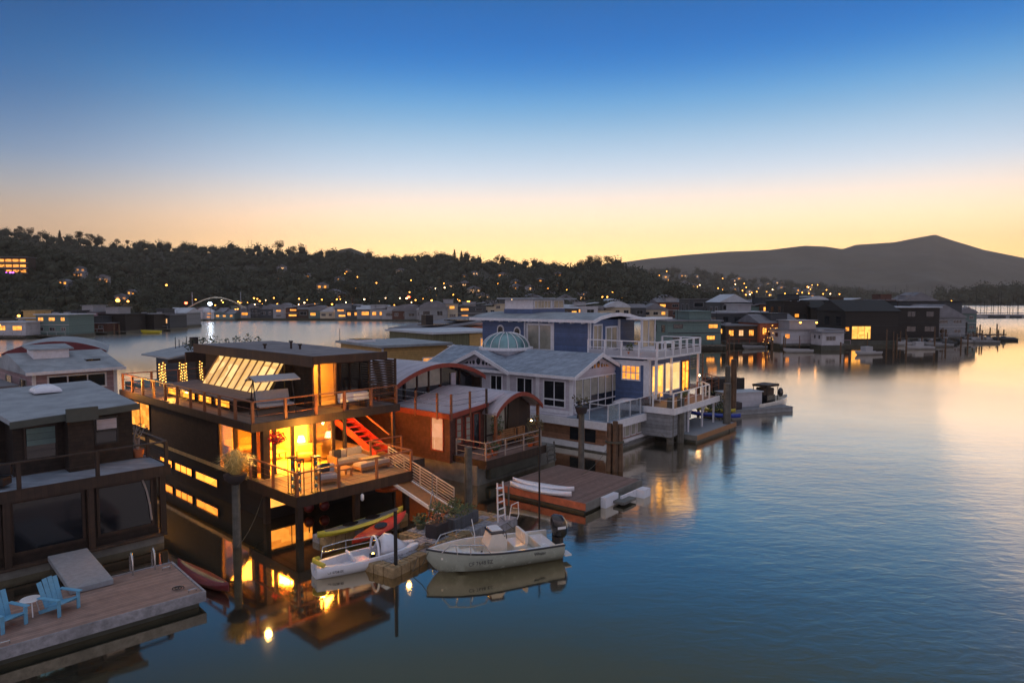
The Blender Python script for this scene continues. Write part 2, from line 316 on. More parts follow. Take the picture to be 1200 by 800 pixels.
# sheltered water by the boats is calmer than the open bay
sx=N(n,'ShaderNodeSeparateXYZ'); L(P,sx.inputs[0])
ex=N(n,'ShaderNodeMapRange',interpolation_type='SMOOTHSTEP'); ex.inputs[1].default_value=-6; ex.inputs[2].default_value=14; ex.inputs[3].default_value=.05; ex.inputs[4].default_value=1
L(mth(n,'SUBTRACT',sx.outputs[0],mth(n,'MULTIPLY',sx.outputs[1],.12)),ex.inputs[0])
pt=N(n,'ShaderNodeMapRange'); pt.inputs[1].default_value=.35; pt.inputs[2].default_value=.65; pt.inputs[3].default_value=.45; pt.inputs[4].default_value=1.1; L(nc.outputs[0],pt.inputs[0])
hh=mth(n,'ADD',mth(n,'MULTIPLY',na.outputs[0],.32),mth(n,'MULTIPLY',nb.outputs[0],.45))
far=mth(n,'MINIMUM',mth(n,'POWER',mth(n,'DIVIDE',44.0,mth(n,'MAXIMUM',sx.outputs[1],1.0)),2.0),1.0)
hh=mth(n,'MULTIPLY',mth(n,'MULTIPLY',mth(n,'MULTIPLY',hh,ex.outputs[0]),pt.outputs[0]),far)
bp=N(n,'ShaderNodeBump'); bp.inputs['Strength'].default_value=1; bp.inputs['Distance'].default_value=.07; L(hh,bp.inputs['Height'])
gl=N(n,'ShaderNodeBsdfGlossy'); gl.inputs[0].default_value=(1,.93,.78,1); L(bp.outputs[0],gl.inputs['Normal'])
rg=N(n,'ShaderNodeMapRange'); rg.inputs[1].default_value=150; rg.inputs[2].default_value=290; rg.inputs[3].default_value=.045; rg.inputs[4].default_value=.26; L(sx.outputs[1],rg.inputs[0]); ny=N(n,'ShaderNodeMapRange',interpolation_type='SMOOTHSTEP'); ny.inputs[1].default_value=130; ny.inputs[2].default_value=45; ny.inputs[3].default_value=.0; ny.inputs[4].default_value=.17; L(sx.outputs[1],ny.inputs[0])
lx=N(n,'ShaderNodeMapRange',interpolation_type='SMOOTHSTEP'); lx.inputs[1].default_value=-8; lx.inputs[2].default_value=-55; lx.inputs[4].default_value=.24; L(sx.outputs[0],lx.inputs[0])
ly=N(n,'ShaderNodeMapRange',interpolation_type='SMOOTHSTEP'); ly.inputs[1].default_value=70; ly.inputs[2].default_value=130; L(sx.outputs[1],ly.inputs[0])
rl=mth(n,'MULTIPLY',lx.outputs[0],ly.outputs[0])
L(mth(n,'ADD',mth(n,'MAXIMUM',rg.outputs[0],rl),mth(n,'MULTIPLY',mth(n,'MULTIPLY',ex.outputs[0],ny.outputs[0]),pt.outputs[0])),gl.inputs['Roughness'])
df=N(n,'ShaderNodeBsdfDiffuse'); df.inputs[0].default_value=(.022,.026,.022,1)
fr=N(n,'ShaderNodeLayerWeight'); fr.inputs[0].default_value=.5
tf=N(n,'ShaderNodeMapRange'); tf.inputs[1].default_value=.48; tf.inputs[2].default_value=.82; L(fr.outputs['Facing'],tf.inputs[0])
L(mixc(n,tf.outputs[0],(.98,.80,.47),(1,.93,.82)),gl.inputs[0])
ff=mth(n,'ADD',.14,mth(n,'MULTIPLY',mth(n,'POWER',fr.outputs['Facing'],1.4),.86))
mx=N(n,'ShaderNodeMixShader'); L(ff,mx.inputs[0]); L(df.outputs[0],mx.inputs[1]); L(gl.outputs[0],mx.inputs[2])
o=N(n,'ShaderNodeOutputMaterial'); L(mx.outputs[0],o.inputs[0]); MATS['water']=m
MB().add([(-9000,-300,0),(9000,-300,0),(9000,14000,0),(-9000,14000,0)],[(0,1,2,3)]).build('water','water',kind='structure')
def part(root,name,m,*boxes,label=None):
    b=MB(); [b.box(*q) for q in boxes]; return b.build(name,m,root,label)
# ================================================================== B: glowing two-storey houseboat
B=empty('houseboat',(-9.1,28.1,0),47,'dark two-storey houseboat glowing amber inside, with wraparound roof deck and slanted skylight wall','houseboat')
hull=part(B,'hull','black_wood',(.3,7.3,3.0,20,-.5,1.6))
for y0,y1,c in ((13.8,15.65,1),(11.1,13.45,3),(8.0,10.7,1)): win(B,'x',.3,y0,y1,.5,.98,c,1,'black_metal','lit_hull',name='hull_window',t=.05)
win(B,'y',3.0,.35,2.6,.48,1.45,2,1,'black_metal','lit_orange',name='hull_window',t=.05)
part(B,'lower_floor','interior_floor',(.1,7.5,3.2,20,1.603,1.8))
# lower deck
part(B,'lower_deck','deck_boards_long',(-.1,5.9,-.4,3.197,1.66,1.8))
f=MB(); f.box(-.16,5.96,-.46,-.403,1.36,1.83); f.box(-.16,-.103,-.40,3.9,1.36,1.83); f.box(5.903,5.96,-.40,3.18,1.36,1.83); f.build('deck_fascia','dark_wood',B)
for x,y in ((.1,-.2),(2.9,-.2),(5.7,-.2),(.1,2.6)): part(B,'deck_post','dark_wood',(x-.12,x+.12,y-.1,y+.14,-.4,1.655))
rail(B,[(-.08,3.7,1.8),(-.08,-.38,1.8),(5.88,-.38,1.8),(5.88,2.9,1.8)],1.0,'redwood_rail',2.0,mids=3,mr=.007,toprect=(.12,.05),postw=.1,postdrop=.3)
# lower storey
part(B,'side_wall','dark_shingle',(.1,.3,7.5,20,1.803,4.1))
part(B,'back_wall','interior_wall',(.31,4.2,10.4,10.55,1.803,4.1))
part(B,'far_wall','dark_shingle',(.31,7.4,19.8,20,1.803,4.1))
part(B,'dividing_wall','interior_wall',(4.3,4.45,6.3,19.7,1.803,4.1))
win(B,'x',.1,16.4,19.6,2.3,3.9,2,1,'black_metal','lit_orange',name='side_window',t=.08)
cl=MB()
for x,y in ((.12,3.82),(.12,5.7),(.12,7.36),(2.03,3.82),(4.25,3.82),(3.2,3.83),(1.1,3.83)): cl.box(x,x+.16,y,y+.14,1.803,4.1)
cl.box(.12,4.4,3.82,3.96,3.98,4.1); cl.box(.12,.26,3.97,7.3,3.98,4.1)
cl.build('window_posts','dark_wood',B)
g=MB(); 
for a,b_ in ((.29,1.09),(1.27,2.02),(2.2,3.19),(3.37,4.24)): g.box(a,b_,3.87,3.89,1.81,3.975)
g.build('glass_front','room_glass',B)
g=MB(); g.box(.18,.2,3.97,5.69,1.81,3.975); g.box(.18,.2,5.85,7.35,1.81,3.975); g.build('glass_side','room_glass',B)
g=MB(); g.box(4.33,4.35,3.97,6.28,1.81,4.09); g.build('glass_end','room_glass',B)
part(B,'support_post','dark_wood',(.35,.65,3.3,3.6,1.803,4.1)); part(B,'support_post','dark_wood',(4.6,4.75,3.3,3.45,1.803,4.1)); part(B,'support_post','dark_wood',(7.6,7.75,3.3,3.45,-.4,4.1))
part(B,'chimney_breast','terracotta',(.7,1.35,4.6,5.2,1.803,4.1))
part(B,'stair_wall','cedar',(4.46,7.4,9.6,9.8,1.803,4.1))
win(B,'y',9.6,4.8,5.9,1.9,3.9,1,1,'white_trim','lit_dim',name='door')
part(B,'side_deck','deck_boards_long',(5.97,7.9,1.2,3.19,1.7,1.8)); 
part(B,'side_fascia','dark_wood',(5.97,7.95,1.12,1.19,1.4,1.83))
# upper deck
part(B,'upper_deck','deck_boards_long',(-.2,7.9,3.25,20.4,4.16,4.4)); 
f=MB(); f.box(-.28,7.98,3.15,3.247,4.05,4.43); f.box(-.28,-.203,3.25,20.4,4.05,4.43); f.box(7.903,7.98,3.25,20.4,4.05,4.43); f.box(-.2,7.9,3.4,20,4.103,4.157); f.build('deck_fascia','dark_wood',B)
rail(B,[(6.5,20.2,4.4),(-.12,20.2,4.4),(-.12,3.32,4.4),(7.84,3.32,4.4),(7.84,8,4.4)],1.0,'redwood_rail',1.75,mids=2,mr=.012,toprect=(.14,.05),postw=.12,postdrop=.28)
# raised box with clerestory strip
part(B,'raised_box','dark_wood',(.8,2.6,7.3,15.9,4.403,4.47),(.85,2.6,7.35,15.85,4.473,4.98))
for i in range(4): win(B,'x',.85,7.6+i*2.1,9.3+i*2.1,4.5,4.9,1,1,'dark_wood','lit_amber',name='clerestory_window',t=.04)
MB().ext([(.55,4.985),(2.75,4.985),(2.75,5.12),(.55,5.05)],'y',6.6,16.2).build('raised_roof','rust_deck',B)
# slanted glazing
sg=MB(); sg.ext([(2.3,5.13),(3.35,6.72),(3.45,6.66),(2.4,5.06)],'y',7.0,14.4); sk=sg.build('slanted_skylight','skylight_panel',B)
rb=MB()
for i in range(10): y=7.02+i*.81; rb.ext([(2.24,5.13),(3.31,6.78),(3.35,6.722),(2.3,5.132)],'y',y,y+.07)
rb.build('rafter','teak',sk)
part(B,'skylight_sill','dark_wood',(2.62,3.3,6.95,14.45,4.403,5.1))
MB().ext([(2.6,5.1),(3.35,6.6),(3.35,4.41),(2.6,4.41)],'y',6.86,6.94).build('skylight_cheek','dark_shingle',B)
# upper room
part(B,'upper_wall','dark_shingle',(3.9,4.35,5.8,16.6,4.403,6.85),(5.85,8.0,5.8,5.95,4.403,6.85),(4.35,7.6,16.4,16.6,4.403,6.85),(7.45,7.6,5.96,16.39,4.403,6.85),(3.46,3.89,6.95,16.6,4.403,6.85))
part(B,'upper_interior','interior_wall',(4.4,7.4,8.6,8.7,4.41,6.84))
MB().ext([(3.2,6.72),(3.1,17.1),(7.4,17.1),(7.4,3.5),(3.2,3.5)] and [(3.05,3.5),(7.25,3.45),(8.1,17.1),(3.05,17.2)],'z',6.87,7.2).build('flat_roof','grey_roof',B)
e=MB(); e.box(3.0,3.047,3.4,17.3,6.70,7.24); e.ext([(3.0,3.398),(7.33,3.348),(7.33,3.42),(3.0,3.47)],'z',6.84,7.24); e.build('roof_fascia','dark_wood',B)
g=MB(); g.box(4.36,4.46,5.8,5.95,4.41,6.85); g.box(4.78,4.86,5.8,5.95,4.41,6.85); g.box(5.76,5.84,5.8,5.95,4.41,6.85); g.build('door_frame','teak',B)
g=MB(); g.box(4.47,4.77,5.86,5.88,4.41,6.84); g.box(4.87,5.75,5.86,5.88,4.41,6.84); g.build('glass_door','room_glass',B)
win(B,'y',5.8,6.0,7.9,4.45,6.6,3,1,'dark_wood','dark_glass',name='sliding_door')
sc_=MB()
for i in range(14): sc_.box(6.3,8.0,3.55,3.59,4.9+i*.135,4.99+i*.135)
for i in range(14): sc_.box(7.98,8.02,3.6,5.6,4.9+i*.135,4.99+i*.135)
sc_.box(7.95,8.05,3.52,3.62,4.4,6.82); sc_.build('louvre_screen','dark_wood',B)
for x,y,h in ((4.2,10.5,.28),(5.2,9.4,.45),(5.35,8.7,.3)):
    v=MB(); v.lathe([(.06,0),(.06,h-.1),(.12,h-.08),(.12,h)],(x,y,7.2),10); v.build('roof_vent','dark_wood',B)
# interior furniture (seen through the glass)
def sofa(name,loc,h,w,d,label,cm='cushion',fm='teak',cat='sofa',back=1,L_=0,group=None):
    o=empty(name,loc,h,label,cat,group)
    b=MB(); b.box(0,w,0,d,.12,.24)
    for x in (0.02,w-.1):
        for y in (.02,d-.1): b.box(x,x+.08,y,y+.08,0,.12)
    b.build('frame',fm,o)
    nC=max(1,round(w/.75))
    for i in range(nC):
        MB().bev(i*w/nC+.01,(i+1)*w/nC-.01,.02,d-.18,.243,.43,.04).build('seat_cushion',cm,o)
        if back: MB().bev(i*w/nC+.02,(i+1)*w/nC-.02,d-.22,d-.02,.435,.8,.05).build('back_cushion',cm,o)
    if back: b=MB(); b.box(-.08,-.003,0,d,.12,.6); b.box(w+.003,w+.08,0,d,.12,.6); b.build('arm',fm,o)
    return o
def Bw(x,y,z): 
    c,s=math.cos(R(47)),math.sin(R(47)); return (-9.1+x*c-y*s,28.1+x*s+y*c,z)
sofa('sofa',Bw(1.2,8.6,1.803),47,2.4,.95,'cream sofa deep inside the glowing living room','interior_wall')
sofa('armchair',Bw(3.0,5.0,1.803),20,.8,.8,'cream armchair behind the right glass pane of the glowing living room','interior_wall',cat='armchair')
sofa('armchair',Bw(.7,6.0,1.803),-50,.8,.8,'cream armchair by the side glass left of the brick pillar in the living room','interior_wall',cat='armchair')
def table(name,loc,h,w,d,ht,m,label,cat='table'):
    o=empty(name,loc,h,label,cat); MB().bev(0,w,0,d,ht-.06,ht,.015).build('table_top',m,o)
    for x in (.03,w-.1):
        for y in (.03,d-.1): part(o,'leg',m,(x,x+.07,y,y+.07,0,ht-.061))
    return o
table('coffee_table',Bw(1.9,6.2,1.803),47,1.2,.8,.4,'teak','low wooden coffee table in the middle of the glowing living room')
def floor_lamp(loc,label,h=1.5):
    o=empty('floor_lamp',loc,0,label,'lamp'); MB().lathe([(.15,0),(.15,.03),(.02,.05),(.015,h)],(0,0,0),10).build('pole','black_metal',o)
    MB().lathe([(.2,h-.1),(.13,h+.2)],(0,0,0),14).build('lamp_shade','bulb_soft',o); return o
floor_lamp(Bw(3.55,5.6,1.803),'lit floor lamp beside the armchair inside the glass front',1.0)
floor_lamp(Bw(.9,9.8,1.803),'lit floor lamp in the back corner of the glowing living room')
for i,(x,y) in enumerate(((1.4,5.4),(2.9,5.4),(1.4,8.2),(2.9,8.2))):
    o=empty('ceiling_lamp',Bw(x,y,4.0),0,None,None,'ceiling lamps in the glowing living room'); tag(o,'round ceiling lamp in the glowing living room of the dark houseboat','lamp')
    MB().lathe([(.04,0),(.12,-.04),(.12,-.07),(.02,-.08)],(0,0,.1),12).build('lamp_shade','bulb_soft',o)
def area(loc,e,size,col=(1,.56,.16),rot=(0,0,0),name='room_light'):
    l=bpy.data.lights.new(name,'AREA'); l.energy=e; l.size=size; l.color=col; o=bpy.data.objects.new(name,l); COL.objects.link(o); o.location=loc; o.rotation_euler=rot; return o
def plight(loc,e,col=(1,.55,.18),r=.12,name='lamp_light'):
    l=bpy.data.lights.new(name,'POINT'); l.energy=e; l.color=col; l.shadow_soft_size=r; o=bpy.data.objects.new(name,l); COL.objects.link(o); o.location=loc; return o
LOWC=(1,.36,.03)
plight(Bw(-1.0,18.5,4.9),190,(1,.42,.06),.15); plight(Bw(.4,14,4.75),60,(1,.42,.06),.1)
area(Bw(2.2,7.0,3.95),1700,2.6,LOWC); area(Bw(2.3,5.0,3.95),620,1.2,LOWC)
area(Bw(5.3,7.4,6.8),260,1.6,(1,.42,.06)); plight(Bw(3.7,12,5.9),1,(1,.6,.3))
plight(Bw(2.6,2.2,3.95),230,(1,.40,.05),.1); plight(Bw(6.6,4.2,3.7),80,(1,.10,.02),.1); plight(Bw(4.9,5.2,3.8),150,(1,.36,.04))
# outdoor furniture of the lower deck
sofa('outdoor_sofa',Bw(3.6,2.3,1.803),47,1.8,.85,'teak outdoor sofa with pale cushions at the back of the lit lower deck')
sofa('outdoor_chaise',Bw(4.0,1.0,1.803),47,1.7,.85,'backless cushioned chaise by the front railing of the lit lower deck',back=0)
sofa('outdoor_armchair',Bw(1.5,.45,1.803),30,.8,.75,'outdoor armchair with pale cushion behind the left end of the deck railing','white_fabric')
table('outdoor_table',Bw(2.7,.9,1.803),47,.8,.6,.4,'teak','low teak table between the armchair and the chaise on the lower deck')
o=empty('throw_pillow',Bw(3.8,2.75,2.27),47,'black throw pillow on the left end of the teak outdoor sofa','pillow'); MB().bev(-.22,.22,-.08,.08,0,.42,.06).build('pillow_body','dark_cushion',o)
o=empty('throw_pillow',Bw(2.0,.85,2.27),47,'black throw pillow on the outdoor armchair','pillow'); MB().bev(-.2,.2,-.07,.07,0,.4,.06).build('pillow_body','dark_cushion',o)
o=empty('fire_table',Bw(5.0,1.6,2.235),47,'square yellow-lit tray on top of the cushioned lounge seat','tray'); MB().bev(-.5,.5,-.35,.35,0,.06,.02).build('tray_top','tan_float',o)
plight(Bw(5.1,1.7,3.4),30,(1,.62,.1),.08)
for i,(x,y,l) in enumerate(((.12,.35,'leftmost'),(.1,-.25,'middle'),(.85,-.28,'rightmost'))):
    o=empty('garden_lantern_column',Bw(x,y,1.803),47,l+' of three tall slim lantern columns at the corner of the lower deck','lantern')
    b=MB(); [b.bar((sx*.13,sy*.13,0),(sx*.13,sy*.13,1.55),.03) for sx in(-1,1) for sy in(-1,1)]; b.box(-.16,.16,-.16,.16,1.5,1.56); b.box(-.16,.16,-.16,.16,0,.05)
    b.build('frame','black_metal',o)
    for k in range(4): MB().ball((0,0,.3+k*.33),.08,.08,.1,2).build('bottle','dome_glass',o)
o=empty('hanging_basket',Bw(1.0,3.35,3.55),0,'hanging basket of red flowers under the upper deck','plant'); MB().lathe([(.05,-.25),(.2,-.15),(.25,0)],(0,0,0),12).build('basket','dark_wood',o)
MB().leaves((0,0,.05),.5,.5,.28,160,.14,3,0).build('flowers','flower_red',o); MB().tube([(0,0,0),(0,0,.5)],.01,5).build('hook','black_metal',o)
o=empty('hanging_lantern',Bw(3.0,-.52,1.2),0,'small white lantern hanging from the front edge of the lower deck','lantern'); MB().lathe([(.04,-.18),(.08,-.12),(.08,.08),(.03,.14)],(0,0,0),8).build('lantern_body','white_metal',o); MB().tube([(0,0,.14),(0,0,.5)],.01,5).build('hook','black_metal',o)
# canopy swing seat on the roof deck
o=empty('canopy_swing_seat',Bw(1.9,5.3,4.403),40,'garden swing seat with pale canopy at the corner of the roof deck','swing seat')
b=MB(); [b.tube([(x,-.5,0),(x,0,1.75),(x,.5,0)],.03,8) for x in (-.95,.95)]; b.tube([(-.95,0,1.75),(.95,0,1.75)],.03,8); b.build('frame','black_metal',o)
MB().ext([(-.75,1.72),(0,1.92),(.7,1.66),(.7,1.61),(0,1.86),(-.75,1.66)],'x',-1.1,1.1).build('canopy','white_fabric',o)
MB().bev(-.85,.85,-.55,.0,.42,.56,.05).build('seat','white_fabric',o); q=MB().bev(-.85,.85,-.06,.06,0,.62,.05).build('backrest','white_fabric',o); q.location=(0,.06,.55); q.rotation_euler=(R(-18),0,0)
# white tub and lamps
o=empty('rooftop_tub',Bw(4.75,3.95,4.75),47,'long white planter tub behind the roof deck railing','tub')
MB().loft([[(x,-w_,.42),(x,-w_*.9,.1),(x,-w_*.5,0),(x,w_*.5,0),(x,w_*.9,.1),(x,w_,.42),(x,w_*.85,.42),(x,w_*.6,.12),(x,-w_*.6,.12),(x,-w_*.85,.42)] for x,w_ in ((0,.12),(.1,.3),(.9,.36),(1.7,.3),(1.8,.12))]).build('tub_body','white_plastic',o); part(o,'stand','dark_wood',(.3,.4,-.25,.25,-.345,0),(1.4,1.5,-.25,.25,-.345,0))
# red exterior staircase to the lower level
o=B; st=MB()
p0,p1=Vector((6.1,7.2,4.05)),Vector((7.0,3.4,1.9))
st2=MB(); st2.bar(p0+Vector((-.5,-.1,0)),p1+Vector((-.5,-.1,0)),.06,.34); st2.bar(p0+Vector((.5,.1,0)),p1+Vector((.5,.1,0)),.06,.34); ss=st2.build('staircase','red_paint',B,'bright red staircase under the roof deck')
for i in range(10):
    c=p0.lerp(p1,(i+.5)/10); part(ss,'tread','red_paint',(c.x-.45,c.x+.45,c.y-.14,c.y+.14,c.z-.03,c.z+.02))
hr=MB(); hr.bar(p0+Vector((.5,.1,.9)),p1+Vector((.5,.1,.9)),.06,.06); hr.build('handrail','teak',ss)
rail(B,[(7.85,2.9,1.8),(6.0,3.1,1.8)],.95,'redwood_rail',2,mids=2)
o=empty('wall_lamp',Bw(7.2,6.2,3.8),0,'pair of round lit lamps above the red staircase','lamp')
MB().ball((0,0,0),.09,.09,.09).build('globe','bulb',o); MB().ball((.35,.1,-.12),.07,.07,.07).build('globe','bulb',o); MB().bar((-.1,.1,.1),(.5,.2,0),.04).build('bracket','red_paint',o)
# orange kayak hull and red buoys beneath the deck, ramp
# ================================================================== A: dark shingled houseboat on the left
A=empty('houseboat',(-16.3,22.1,0),46,'dark shingled houseboat at the left edge with a pale flat roof and empty blue-grey balcony','houseboat')
def Aw(x,y,z): c,s=math.cos(R(46)),math.sin(R(46)); return (-16.3+x*c-y*s,22.1+x*s+y*c,z)
part(A,'hull','concrete',(-7,5.3,2.4,15,-.4,.3))
part(A,'lower_wall','dark_shingle',(-7,5.15,2.6,14,.4,2.98)); f=MB(); f.box(-7,5.4,2.3,14.5,.303,.397); f.build('sill_deck','brown_siding',A)
for x0,x1 in ((-2.6,-.05),(.2,2.55),(2.95,5.0)): win(A,'y',2.6,x0,x1,.75,2.75,1,1,'dark_wood','dark_glass',t=.1,name='large_window')
part(A,'balcony_deck','blue_roof',(-7,5.55,2.35,14,3.0,3.15)); part(A,'balcony_fascia','dark_wood',(-7,5.62,2.28,2.347,2.78,3.2),(5.553,5.62,2.35,14,2.78,3.2))
rail(A,[(-7,2.45,3.15),(5.5,2.45,3.15),(5.5,9,3.15)],1.0,'dark_wood',2.3,mids=1,mr=.012,toprect=(.15,.05),postw=.13,postdrop=.25)
for x in (-.03,2.6,5.2): part(A,'corner_post','dark_wood',(x,x+.22,2.36,2.53,.4,2.995))
part(A,'upper_wall','dark_shingle',(.75,4.95,4.7,14,3.153,5.35),(-7,.75,6.2,14,3.153,5.2))
MB().add([(.58,3.8,5.25),(4.9,3.8,5.48),(5.5,13.0,5.62),(.2,13.0,5.5),(.58,3.8,5.44),(4.9,3.8,5.67),(5.5,13.0,5.80),(.2,13.0,5.68)],[(3,2,1,0),(4,5,6,7),(0,1,5,4),(1,2,6,5),(2,3,7,6),(3,0,4,7)]).build('flat_roof','pale_roof',A)
MB().add([(-8,5.6,5.15),(.45,5.6,5.2),(.15,13.0,5.4),(-8,13.0,5.35),(-8,5.6,5.33),(.45,5.6,5.38),(.15,13.0,5.58),(-8,13.0,5.53)],[(3,2,1,0),(4,5,6,7),(0,1,5,4),(1,2,6,5),(2,3,7,6),(3,0,4,7)]).build('rear_roof','pale_roof',A)
MB().add([(.52,3.72,5.16),(4.96,3.72,5.40),(4.96,3.795,5.40),(.52,3.795,5.16),(.52,3.72,5.42),(4.96,3.72,5.65),(4.96,3.795,5.65),(.52,3.795,5.42)],[(3,2,1,0),(4,5,6,7),(0,1,5,4),(1,2,6,5),(2,3,7,6),(3,0,4,7)]).build('roof_fascia','roof_edge',A)
win(A,'y',4.7,1.1,2.2,3.7,5.05,1,2,'dark_wood','dark_glass'); part(A,'roller_blind','teal_siding',(1.18,2.12,4.60,4.635,4.3,4.97))
win(A,'y',4.7,3.5,4.4,3.95,5.1,1,2,'black_metal','dark_glass'); part(A,'roller_blind','lavender_siding',(3.58,4.32,4.60,4.635,4.6,5.02))
MB().box(2.42,3.32,3.99,4.697,3.153,5.2).build('wall_projection','dark_shingle',A); part(A,'roof_upstand','roof_edge',(2.3,3.4,3.60,3.71,5.2,5.72))
o=MB(); o.lathe([(.95,0),(.95,.08),(.8,.2),(.45,.32),(0.01,.36)],(0,0,0),4,False); q=o.build('skylight_dome','white_plastic',A); q.location=(3.0,10.2,5.72); q.rotation_euler=(0,0,R(45)); q.scale=(.8,.8,1)
o=empty('driftwood_plant',Aw(5.2,4.9,3.153),0,'potted plant with bare pale branches at the right end of the dark balcony','plant')
b=MB(); [b.tube([(0,0,.3),(rnd.uniform(-.2,.2),rnd.uniform(-.2,.2),.9),(rnd.uniform(-.5,.5),rnd.uniform(-.3,.3),rnd.uniform(1.2,1.7))],.035,6,.012) for _ in range(7)]; b.build('branches','cushion',o); MB().lathe([(.18,0),(.26,.35),(.2,.35)],(0,0,0),12).build('pot','terracotta',o)
MB().leaves((0,0,1.1),.45,.35,.4,70,.12,5,0).build('leaves','mixed_foliage',o)
o=empty('balcony_chair',Aw(.0,3.3,3.153),10,'dark wicker chair at the left end of the dark balcony','chair'); MB().bev(-.35,.35,-.3,.3,.1,.4,.05).build('seat','black_metal',o); MB().bev(-.35,.35,.25,.36,.4,.85,.04).build('backrest','black_metal',o)
# pale tube over A's right window, shaped as the glint of a hull inside
MB().tube([(4.6,2.52,2.7),(4.75,2.52,2.2),(4.85,2.52,1.6),(4.9,2.52,1.0)],.04,6).build('glint_tube','cushion',A)
# dock with chairs
dk=empty('floating_dock',G(238,693,.5),43,'long floating dock with worn boards in the lower left corner, two blue chairs on it','dock')
b=MB(); b.box(-9.5,0,0,3.3,-.12,0); b.build('decking','composite_deck',dk)
b=MB(); b.box(-9.6,.07,-.07,-.003,-.3,.03); b.box(.003,.07,-.003,3.37,-.3,.03); b.box(-1.9,.0,3.303,3.37,-.3,.03); b.build('edge_trim','grey_float',dk)
b=MB(); b.box(-9.4,-.1,.1,3.0,-.6,-.123); b.build('float_body','wet_concrete',dk)
for x,y in ((-.25,.25),(-.3,2.8),(-5.2,.2),(-8.6,.3)):
    b=MB(); b.tube([(x-.12,y,0),(x-.12,y,.08),(x+.12,y,.08),(x+.12,y,0)],.02,6); b.build('cleat','steel',dk)
def DW(x,y,z=0): p=G(238,693,.5); c,s=math.cos(R(43)),math.sin(R(43)); return (p[0]+x*c-y*s,p[1]+x*s+y*c,p[2]+z)
for i,x in enumerate((-1.3,-.6)):
    o=empty('ladder_rail',DW(x,3.0,.003),43,('left','right')[i]+' of two steel hoop ladder rails on the back edge of the floating dock','ladder rail')
    MB().tube([(0,.35,-.5),(0,.35,.5),(0,.3,.66),(0,.2,.72),(0,.08,.66),(0,.02,.5),(0,.02,0)],.032,8).build('hoop','steel',o)
o=empty('grey_ramp',DW(-2.6,2.6,0),43,'flat grey float platform between the floating dock and the dark houseboat','platform'); MB().bev(-.62,.62,0,3.9,.02,.2,.03).build('platform_top','grey_ramp',o); part(o,'float_body','black_plastic',(-.58,.58,.72,3.8,-.6,.018))
def adirondack(loc,h,label,group=None):
    o=empty('adirondack_chair',loc,h,label,'chair',group)
    s=MB()
    for i in range(5): y=-.28+i*.13; z=.36-.035*i; s.bar((-.29,y,z),(.29,y,z),.115,.025,up=(0,.25,1))
    s.build('seat','adirondack_blue',o)
    bk=MB()
    for i in range(4):
        x=-.23+i*.153; bk.bar((x,.27,.2),(x*1.15,.52,1.0-(abs(i-1.5)-.5)*.05),.145,.022,up=(0,1,0))
    bk.bar((-.28,.40,.52),(.28,.40,.52),.06,.03); bk.build('backrest','adirondack_blue',o)
    for sx in (-1,1):
        MB().bar((sx*.37,-.36,.53),(sx*.37,.42,.53),.13,.025).build('armrest','adirondack_blue',o)
        MB().bar((sx*.33,-.3,0),(sx*.33,-.3,.515),.035,.1).build('leg','adirondack_blue',o)
        MB().bar((sx*.30,-.26,.33),(sx*.30,.5,.03),.035,.11).build('leg','adirondack_blue',o)
    return o
adirondack(DW(-3.65,1.5,.003),43+32,'light blue slatted garden chair right of the small round table on the floating dock')
adirondack(DW(-5.0,1.35,.003),43+28,'light blue slatted garden chair left of the small round table, cut by the photo edge')
o=empty('round_side_table',DW(-4.35,1.85,.003),43,'small round white side table between the two blue chairs','table'); MB().lathe([(.27,0),(.29,.02),(.27,.04)],(0,0,.46),20).build('table_top','white_metal',o)
for k in range(3): a=k*2.1+.5; MB().bar((.14*math.cos(a),.14*math.sin(a),.46),(.24*math.cos(a),.24*math.sin(a),0),.03).build('leg','white_metal',o)
# ================================================================== C: red barrel-roofed houseboat
Cx,Cy,Ch=-1.23,36.0,51
def Cw(x,y,z=0): c,s=math.cos(R(Ch)),math.sin(R(Ch)); return (Cx+x*c-y*s,Cy+x*s+y*c,z)
C=empty('houseboat',(Cx,Cy,0),Ch,'reddish shingled houseboat with two low barrel roofs edged in red','houseboat')
part(C,'hull','concrete',(-.4,6.8,.5,16,-.4,1.05)); MB().bev(.3,4.9,.15,2.0,.25,.85,.12).build('fender_float','wet_concrete',C)
part(C,'deck','rust_deck',(-.25,5.0,-.02,2.35,1.2,1.38)); part(C,'deck_fascia','dark_wood',(-.3,5.05,-.1,-.023,.95,1.4),(-.32,-.253,-.02,2.35,.95,1.4))
part(C,'lower_wall','red_siding',(-.6,-.4,2.3,16,1.0,3.68),(-.4,6.6,15.8,16,1.0,3.68),(-.397,6.4,2.45,2.6,1.38,3.68),(6.4,6.6,2.3,16,1.0,3.68))
w_=win(C,'x',-.6,2.75,3.75,1.55,3.45,1,1,'red_trim','lit_soft',name='lit_door')
for x0,x1 in ((.0,.5),(.75,1.25)): win(C,'y',2.45,x0,x1,1.9,3.4,1,4,'red_trim','sky_reflection_pane')
win(C,'y',2.45,1.4,2.0,1.45,3.5,1,1,'red_trim','dark_glass',name='door')
def arc(x0,x1,zs,za,n=14): 
    return [(x0+(x1-x0)*i/n, zs+(za-zs)*math.sin(math.pi*i/n)**.8) for i in range(n+1)]
def vault(root,x0,x1,zs,za,y0,y1,t,roofm,trimm,rootname='barrel_roof'):
    a=arc(x0,x1,zs,za); poly=a+[(x,z-t) for x,z in a[::-1]]
    b=MB(); b.ext(poly,'y',y0,y1); r=b.build(rootname,roofm,root)
    tr=MB(); poly2=[(x,z+.03) for x,z in a]+[(x,z-t-.09) for x,z in a[::-1]]; tr.ext(poly2,'y',y0-.07,y0-.003); tr.build('roof_trim',trimm,r)
    return r
